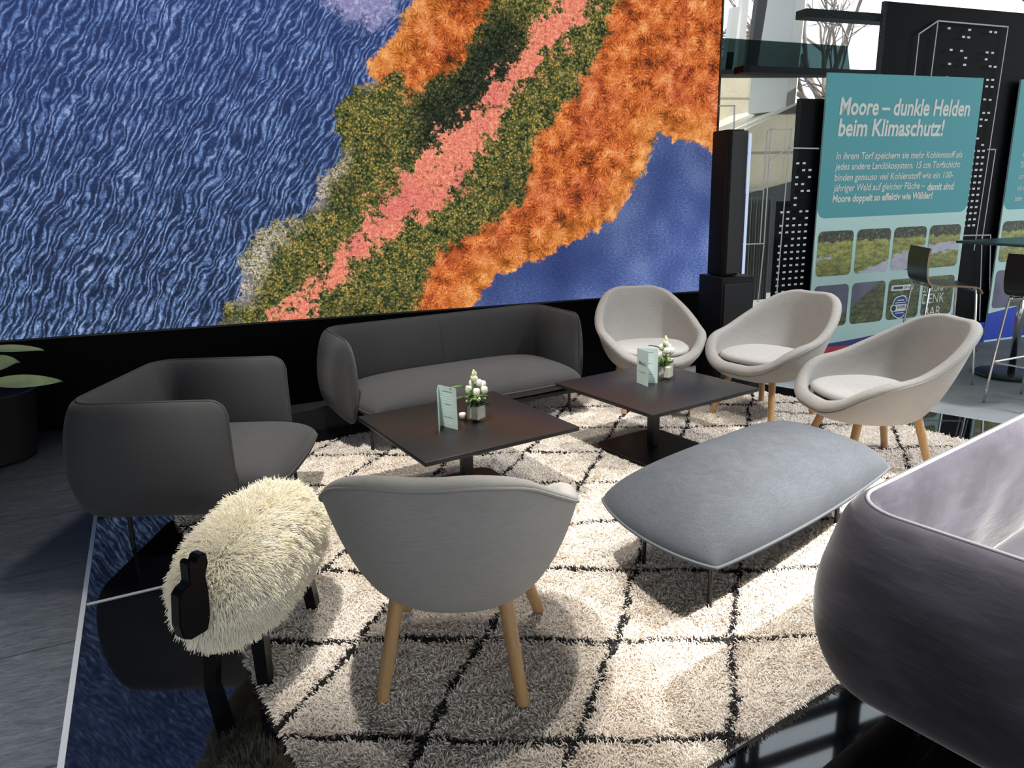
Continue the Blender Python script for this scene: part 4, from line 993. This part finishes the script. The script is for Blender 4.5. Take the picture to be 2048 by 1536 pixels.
# flowers in glass cubes
M_LEAF = simple('fresh_green_leaf', lin(96, 132, 52), .5, var=.3, vs=40); M_LEAFD = simple('dark_green_leaf', lin(36, 62, 36), .5, var=.3, vs=40)
M_PETAL = simple('ivory_petal', lin(226, 225, 210), .6); M_BUD = simple('pale_green_bud', lin(216, 224, 168), .6)
M_VGLASS = m_glass('clear_vase_glass', (.96, .97, .96), 1.3)
def leaf_grid(mb, base, d, up, ln, wd, droop=.4, n=9):
    d = np.asarray(d, float); d /= np.linalg.norm(d); up = np.asarray(up, float); sd_ = np.cross(d, up); sd_ /= np.linalg.norm(sd_); up = np.cross(sd_, d)
    P = []
    for i in range(n):
        s = i/(n-1); c = np.asarray(base)+d*ln*s+up*(-droop*ln*s*s); w2 = wd*.5*math.sin(PI*min(1, .04+.96*s))**.7*(1-.25*s)+.0006
        P.append([c+sd_*w2*q+up*(.18*wd*(abs(q))) for q in (-1, -.5, 0, .5, 1)])
    P = np.array(P); mb.grid(P); mb.grid(P-up*.0008, flip=True)
def vase(label, x, y, deg, seed, trail):
    r = random.Random(seed)
    t = thing('flower_vase', label, 'vase', (x, y, TZ), math.radians(deg), 'flower arrangements on the coffee tables')
    a, h, w2 = .046, .092, .004
    mb = MB()
    for sx, sy in ((1, 0), (-1, 0), (0, 1), (0, -1)):
        mb.box((sx*(a-w2/2), sy*(a-w2/2), h/2), (w2 if sx else 2*a-2*w2-.0004, w2 if sy else 2*a-2*w2-.0004, h))
    mb.box((0, 0, .005), (2*a-2*w2-.0004, 2*a-2*w2-.0004, .008)); mb.build('glass_cube', M_VGLASS, t)
    m = simple('birch_bark_lining', lin(206, 202, 186), .7, var=.35, vs=45)
    mb = MB(); mb.box((0, 0, .046), (2*a-.022, 2*a-.022, .070), bev=.006); mb.build('lining', m, t)
    mb = MB()
    for i in range(16):
        an = r.uniform(0, 2*PI); rr = r.uniform(.01, .05); z = r.uniform(.08, .11); leaf_grid(mb, (rr*math.cos(an)*.6, rr*math.sin(an)*.6, z), (math.cos(an), math.sin(an), r.uniform(-.1, .7)), (0, 0, 1), r.uniform(.03, .06), r.uniform(.016, .028))
    mb.build('dark_foliage', M_LEAFD, t, smooth=True)
    mb = MB()
    for i in range(9):
        an = r.uniform(0, 2*PI); leaf_grid(mb, (0, 0, .10+r.uniform(0, .05)), (math.cos(an), math.sin(an), r.uniform(.1, .9)), (0, 0, 1), r.uniform(.05, .08), r.uniform(.012, .02))
    for (dx, dy, dz, ln) in trail:
        tp = np.array([dx*.10, dy*.10, .12+dz*.10]); leaf_grid(mb, tp, (dx, dy, dz*.4), (0, 0, 1), ln, .030, .25); mb.tube([(0, 0, .07), tp*np.array([.5, .5, .92]), tp+np.array([dx, dy, dz*.4])*.01], .0018, 5)
    mb.build('foliage', M_LEAF, t, smooth=True)
    stems = MB(); heads = []
    for i in range(5):
        an = i*2*PI/5+r.uniform(-.4, .4); rr = r.uniform(.030, .056); heads.append((rr*math.cos(an), rr*math.sin(an), r.uniform(.14, .20), .021))
    heads += [(.010, .01, .212, .022), (-.010, .004, .226, .017), (.020, -.006, .196, .020)]
    buds = [(r.uniform(-.048, .048), r.uniform(-.048, .048), r.uniform(.105, .132), .0075) for _ in range(20)]
    tips = [(-.016, 0, .245, .007), (.002, .008, .252, .0075), (-.022, .004, .225, .007), (.012, .004, .24, .007)]
    for hx, hy, hz, hr in heads+buds+tips: stems.tube([(hx*.2, hy*.2, .06), (hx*.7, hy*.7, hz*.6+.02), (hx, hy, hz)], .0014, 5)
    stems.build('stems', M_LEAF, t)
    for hx, hy, hz, hr in heads:
        mb = MB()
        for k in range(5):
            an = k*2*PI/5+hx*90; c = np.array([hx+.38*hr*math.cos(an), hy+.38*hr*math.sin(an), hz+.12*hr*(k % 2)]); mb.sphere(c, (hr*.56, hr*.56, hr*.95), 8, 6)
        mb.build('blossom', M_PETAL, t, smooth=True)
    for hx, hy, hz, hr in buds:
        mb = MB(); mb.sphere((hx, hy, hz), hr, 8, 6); mb.build('berry', M_BUD, t, smooth=True)
    for hx, hy, hz, hr in tips:
        mb = MB(); mb.sphere((hx, hy, hz+.004), (hr, hr, hr*2.2), 8, 6); mb.build('bud', M_BUD, t, smooth=True)
    return t
vase('white flowers in a square glass vase on the nearer coffee table', .800, 3.50, 40, 3, [(-.8, .1, .75, .10), (-.6, -.2, .55, .085), (-.9, .1, .25, .07)])
vase('white flowers in a square glass vase on the further coffee table', 2.105, 3.90, 40, 8, [(-.5, .3, .8, .08)])
tl = thing('tealight_holder', 'small clear glass with a white tealight beside the nearer vase', 'candle holder', (.735, 3.545, TZ))
mb = MB(); mb.lathe([(.022, 0), (.024, .003), (.024, .052), (.0215, .052), (.0215, .004)], 20); mb.build('glass', M_VGLASS, tl, smooth=True)
mb = MB(); mb.lathe([(.0190, .005), (.0190, .030), (.0170, .032)], 20); mb.build('candle', simple('white_wax', lin(244, 240, 228), .5), tl, smooth=True)

# ------------------------------------------------------------------ sheep stool
def sheep(x, y, fx, fy):
    t = thing('sheep_stool', 'cream fleece sheep stool with flat black wooden head and legs', 'stool', (x, y, 0), math.atan2(-fx, fy))
    # local: +y = towards the head
    n1, n2 = 34, 20
    S_ = np.linspace(-1, 1, n1); C = []
    for s in S_:
        yy = .372*s; rr = (1-abs(s)**2.6)**.5 if abs(s) < 1 else 0.0
        C.append([[.160*rr*math.cos(a), yy, .360+.152*rr*math.sin(a)+.015*(1-s*s)] for a in np.arange(n2)*2*PI/n2])
    C = np.array(C); mb = MB(); mb.grid(C, cv=True); body = soft(mb.build('body', simple('cream_hide', lin(206, 192, 150), .9), t))
    # fleece
    n = 60000; u = rng.uniform(-1, 1, n); a = rng.uniform(0, 2*PI, n); rr = np.sqrt(np.clip(1-np.abs(u)**2.6, 0, 1))
    keep = rng.random(n) < np.clip(rr+.25, 0, 1); u, a, rr = u[keep], a[keep], rr[keep]; n = len(u)
    root = np.stack([.160*rr*np.cos(a), .372*u, .360+.152*rr*np.sin(a)+.015*(1-u*u)], 1)
    nr = np.stack([np.cos(a)/.135*rr, 1.3*np.sign(u)*np.abs(u)**1.6/.335*1.0, np.sin(a)/.125*rr], 1); nr /= np.linalg.norm(nr, axis=1)[:, None]
    cl1 = np.floor(u*13+.9*np.sin(a*3)); cl2 = np.floor(a*6.5+.8*np.sin(u*9)); hsh = lambda k: np.modf(np.abs(np.sin(cl1*12.9898+cl2*78.233+k)*43758.5453))[0]
    dirn = nr*.75+np.stack([(hsh(1)-.5)*.5, (hsh(2)-.5)*.5, (hsh(3)-.5)*.3-.55], 1)+rng.normal(0, .13, (n, 3)); dirn /= np.linalg.norm(dirn, axis=1)[:, None]
    tq = hsh(4); ln = rng.uniform(.040, .062, n)*(.85+.35*tq)*(1+.25*np.clip(-np.sin(a), 0, 1))
    k = 5; P = np.zeros((n, k, 3)); P[:, 0] = root-nr*.004; cur = P[:, 0].copy(); d0 = nr*.6+dirn*.6
    for i in range(1, k):
        f = i/(k-1); dd = d0*(1-f)+dirn*f+np.array([0, 0, -.30])*f*f; dd /= np.linalg.norm(dd, axis=1)[:, None]; cur = cur+dd*(ln/(k-1))[:, None]; P[:, i] = cur
    rad = np.linspace(1, .45, k)[None]*rng.uniform(.0011, .0017, n)[:, None]
    c1 = np.array(lin(252, 248, 234)); c2 = np.array(lin(240, 224, 182)); kk = np.clip(.12+.5*(tq-.45)+rng.normal(0, .12, n), 0, 1)[:, None]
    fl = curves('fleece', P, rad, c1*(1-kk)+c2*kk, hair_mat('fleece_hair', .8, .3), body); fl['kind'] = 'stuff'
    # flat head board with two ears, seen nearly edge-on
    M_BW = simple('black_lacquered_wood', (.004, .004, .0045), .3, bump=.02, vs=60, Specular_IOR_Level=.3)
    prof = [(-.032, -.118), (.022, -.118), (.044, -.104), (.052, -.06), (.040, .028), (.026, .042), (.004, .050), (.002, .070), (.000, .108), (-.012, .118), (-.024, .100), (-.036, .122), (-.062, .118), (-.064, .085), (-.050, .050), (-.052, .0), (-.046, -.08)]
    mb = MB(); rz_ = np.array(root_matrix(t).to_3x3().inverted())
    A = rz_ @ np.array([-.74, -.67, 0]); N_ = rz_ @ np.array([.67, -.74, 0])
    O = np.array([-.01, .442, .462]); hz = np.array([0, 0, 1.0])
    mb.prism(prof, (O, A, hz, N_), -.021, .021); hd = mb.build('head', M_BW, t)
    bm = bmesh.new(); bm.from_mesh(hd.data); bmesh.ops.recalc_face_normals(bm, faces=bm.faces); eg_ = [e for e in bm.edges if len(e.link_faces) == 2 and abs(e.link_faces[0].normal.dot(e.link_faces[1].normal)) < .6]
    bmesh.ops.bevel(bm, geom=eg_, offset=.004, segments=2, affect='EDGES'); bm.to_mesh(hd.data); bm.free()
    mb = MB(); mb.tube([(-.005, .27, .40), (-.008, .432, .440)], .020, 12); mb.build('neck_peg', M_BW, t)
    for sx in (-1, 1):
        for sy, z_ in ((-1, 0), (1, 0)):
            zf = FOOT[(sx, sy)]
            a_ = np.array([sx*.075, sy*.19, .30]); b_ = np.array([sx*.092, sy*.225, zf]); d = b_-a_
            Q = MB(); w1, w2_ = .024, .020
            V = [a_+np.array([i*w1, j*w1, 0]) for i, j in ((-1, -1), (1, -1), (1, 1), (-1, 1))]+[b_+np.array([i*w2_, j*w2_, 0]) for i, j in ((-1, -1), (1, -1), (1, 1), (-1, 1))]
            Q.add(V, [(0, 1, 2, 3), (7, 6, 5, 4), (0, 4, 5, 1), (1, 5, 6, 2), (2, 6, 7, 3), (3, 7, 4, 0)]); Q.build('leg', M_BW, t)
    return t
FOOT = {(1, 1): 0.0, (-1, 1): .012, (1, -1): .012, (-1, -1): .012}
sheep(-.25, 2.44, -.36, -.93)

# ------------------------------------------------------------------ plant at the left edge
pt = thing('potted_plant', 'broad-leaved green plant in a tall black pot at the left edge', 'plant', (-2.0, 5.10, 0))
mb = MB(); mb.lathe([(.20, 0), (.24, .02), (.29, .42), (.30, .44), (.285, .445), (.27, .40)], 32); smooth_by_angle(mb.build('pot', simple('black_planter', (.004, .004, .0045), .5), pt))
mb = MB(); mb.lathe([(.0, .385), (.27, .39)], 32, cap=False); mb.build('soil', simple('dark_soil', (.01, .008, .006), .95), pt)
M_PLANT = simple('rubber_plant_leaf', lin(176, 190, 140), .35, var=.25, vs=14); M_STEM = simple('brown_green_stem', lin(80, 78, 50), .7)
stem = MB(); stem.tube([(0, 0, .38), (.03, -.02, .55), (.02, -.03, .82), (-.01, -.02, 1.0)], [.014, .012, .010, .006], 8); stem.build('stem', M_STEM, pt, smooth=True)
for bz, d, ln, wd, up_ in ((.50, (1, -.25, .03), .42, .100, (0, -.78, .62)), (.60, (.8, -.4, .16), .24, .12, (0, -.8, .6)), (.71, (.95, -.2, .02), .34, .075, (0, -.5, .85)), (.50, (.45, -.6, -.55), .20, .06, (0, -.7, .7)), (.80, (-.5, -.6, .3), .32, .13, (0, 0, 1)), (.85, (-.8, .2, .35), .30, .12, (0, 0, 1)), (.92, (.1, -.7, .6), .30, .12, (0, 0, 1)), (.60, (-.7, -.5, .1), .3, .12, (0, 0, 1))):
    mb = MB(); b0 = np.array([.02, -.03, bz]); d = np.array(d)/np.linalg.norm(d); leaf_grid(mb, b0+d*.07, d, up_, ln, wd, .10, 14); mb.tube([b0, b0+d*.08], .004, 6); mb.build('leaf', M_PLANT, pt, smooth=True)

# ------------------------------------------------------------------ bar stools and bar table beyond the rug
M_PLY = simple('black_stained_plywood', (.010, .011, .012), .3); M_EDGE = simple('plywood_edge', lin(176, 150, 112), .5)
def bar_stool(label, x, y, deg):
    t = thing('bar_stool', label, 'bar stool', (x, y, 0), math.radians(deg), 'black bar stools with chrome legs by the banners')
    # local: +x front
    prof = catmull([(-.185, 1.06), (-.195, .98), (-.190, .86), (-.165, .795), (-.10, .772), (.0, .772), (.11, .768), (.185, .755), (.215, .715)], 40)
    w_ = .20; T = np.gradient(prof, axis=0); T /= np.linalg.norm(T, axis=1)[:, None]; N = np.stack([-T[:, 1], T[:, 0]], 1)
    up = prof+N*.006; dn = prof-N*.006
    ring = np.concatenate([up, dn[::-1]]); P = np.array([[(p[0], yy, p[1]) for p in ring] for yy in (-w_/1.0, w_)])
    mb = MB(); mb.grid(P, cv=True); k = len(ring); h = k//2
    o = mb.build('seat_shell', M_PLY, t); smooth_by_angle(o, 30)
    for yy, sgn in ((-w_, -1), (w_, 1)):
        mb = MB(); E_ = np.array([[(a[0], yy, a[1]), (b[0], yy, b[1])] for a, b in zip(up, dn)]); E2 = E_+np.array([0, sgn*.0012, 0]); mb.grid(np.stack([E2[:, 0], E2[:, 1]], 1)); mb.grid(np.stack([E2[:, 0], E2[:, 1]], 1)-np.array([0, sgn*.001, 0]), flip=True); mb.build('shell_edge', M_EDGE, o)
    for sy in (-1, 1):
        a = catmull([(.15, sy*.12, .752), (.165, sy*.155, .745), (.18, sy*.175, .70), (.225, sy*.215, 0.0)], 16); mb = MB(); mb.tube(a, .009, 10); mb.build('leg', M_CHROME, t, smooth=True)
        a = catmull([(-.13, sy*.12, .758), (-.145, sy*.155, .75), (-.16, sy*.175, .70), (-.205, sy*.215, 0.0)], 16); mb = MB(); mb.tube(a, .009, 10); mb.build('leg', M_CHROME, t, smooth=True)
    mb = MB(); mb.tube([(.15, -.12, .752), (.15, .12, .752)], .008, 8); mb.tube([(-.13, -.12, .758), (-.13, .12, .758)], .008, 8); mb.build('seat_support', M_CHROME, t)
    z = .30; k = 1-z/.70; f = lambda x0_, x1_: x0_+(x1_-x0_)*(1-z/.70)
    q = [(f(.18, .225), -f(.175, .215), z), (f(.18, .225)+.07, -.10, z-.05), (f(.18, .225)+.07, .10, z-.05), (f(.18, .225), f(.175, .215), z), (-f(.16, .205), f(.175, .215), z), (-f(.16, .205), -f(.175, .215), z)]
    mb = MB(); mb.tube(q, .007, 8, closed=True); mb.build('footrest', M_CHROME, t)
    return t
bs = bar_stool('black bar stool with chrome legs in front of the first banner', 4.84, 4.52, -25)
dup(bs, (4.86, 3.66, 0), math.radians(8), 'black bar stool cut off by the right edge, back turned to the camera')
bt = thing('bar_table', 'high grey bar table at the right edge with round dark foot', 'table', (5.50, 4.36, 0))
mb = MB(); mb.box((0, 0, 1.07), (.72, .72, .02), bev=.004); mb.build('table_top', simple('grey_laminate', lin(92, 112, 114), .35), bt)
mb = MB(); mb.tube([(0, 0, .02), (0, 0, 1.06)], .03, 16); mb.build('column', M_CHROME, bt, smooth=True)
mb = MB(); mb.lathe([(.27, 0), (.27, .012), (.262, .018), (.03, .022)], 40); smooth_by_angle(mb.build('foot_plate', simple('dark_grey_steel', lin(40, 44, 46), .35, .3), bt))
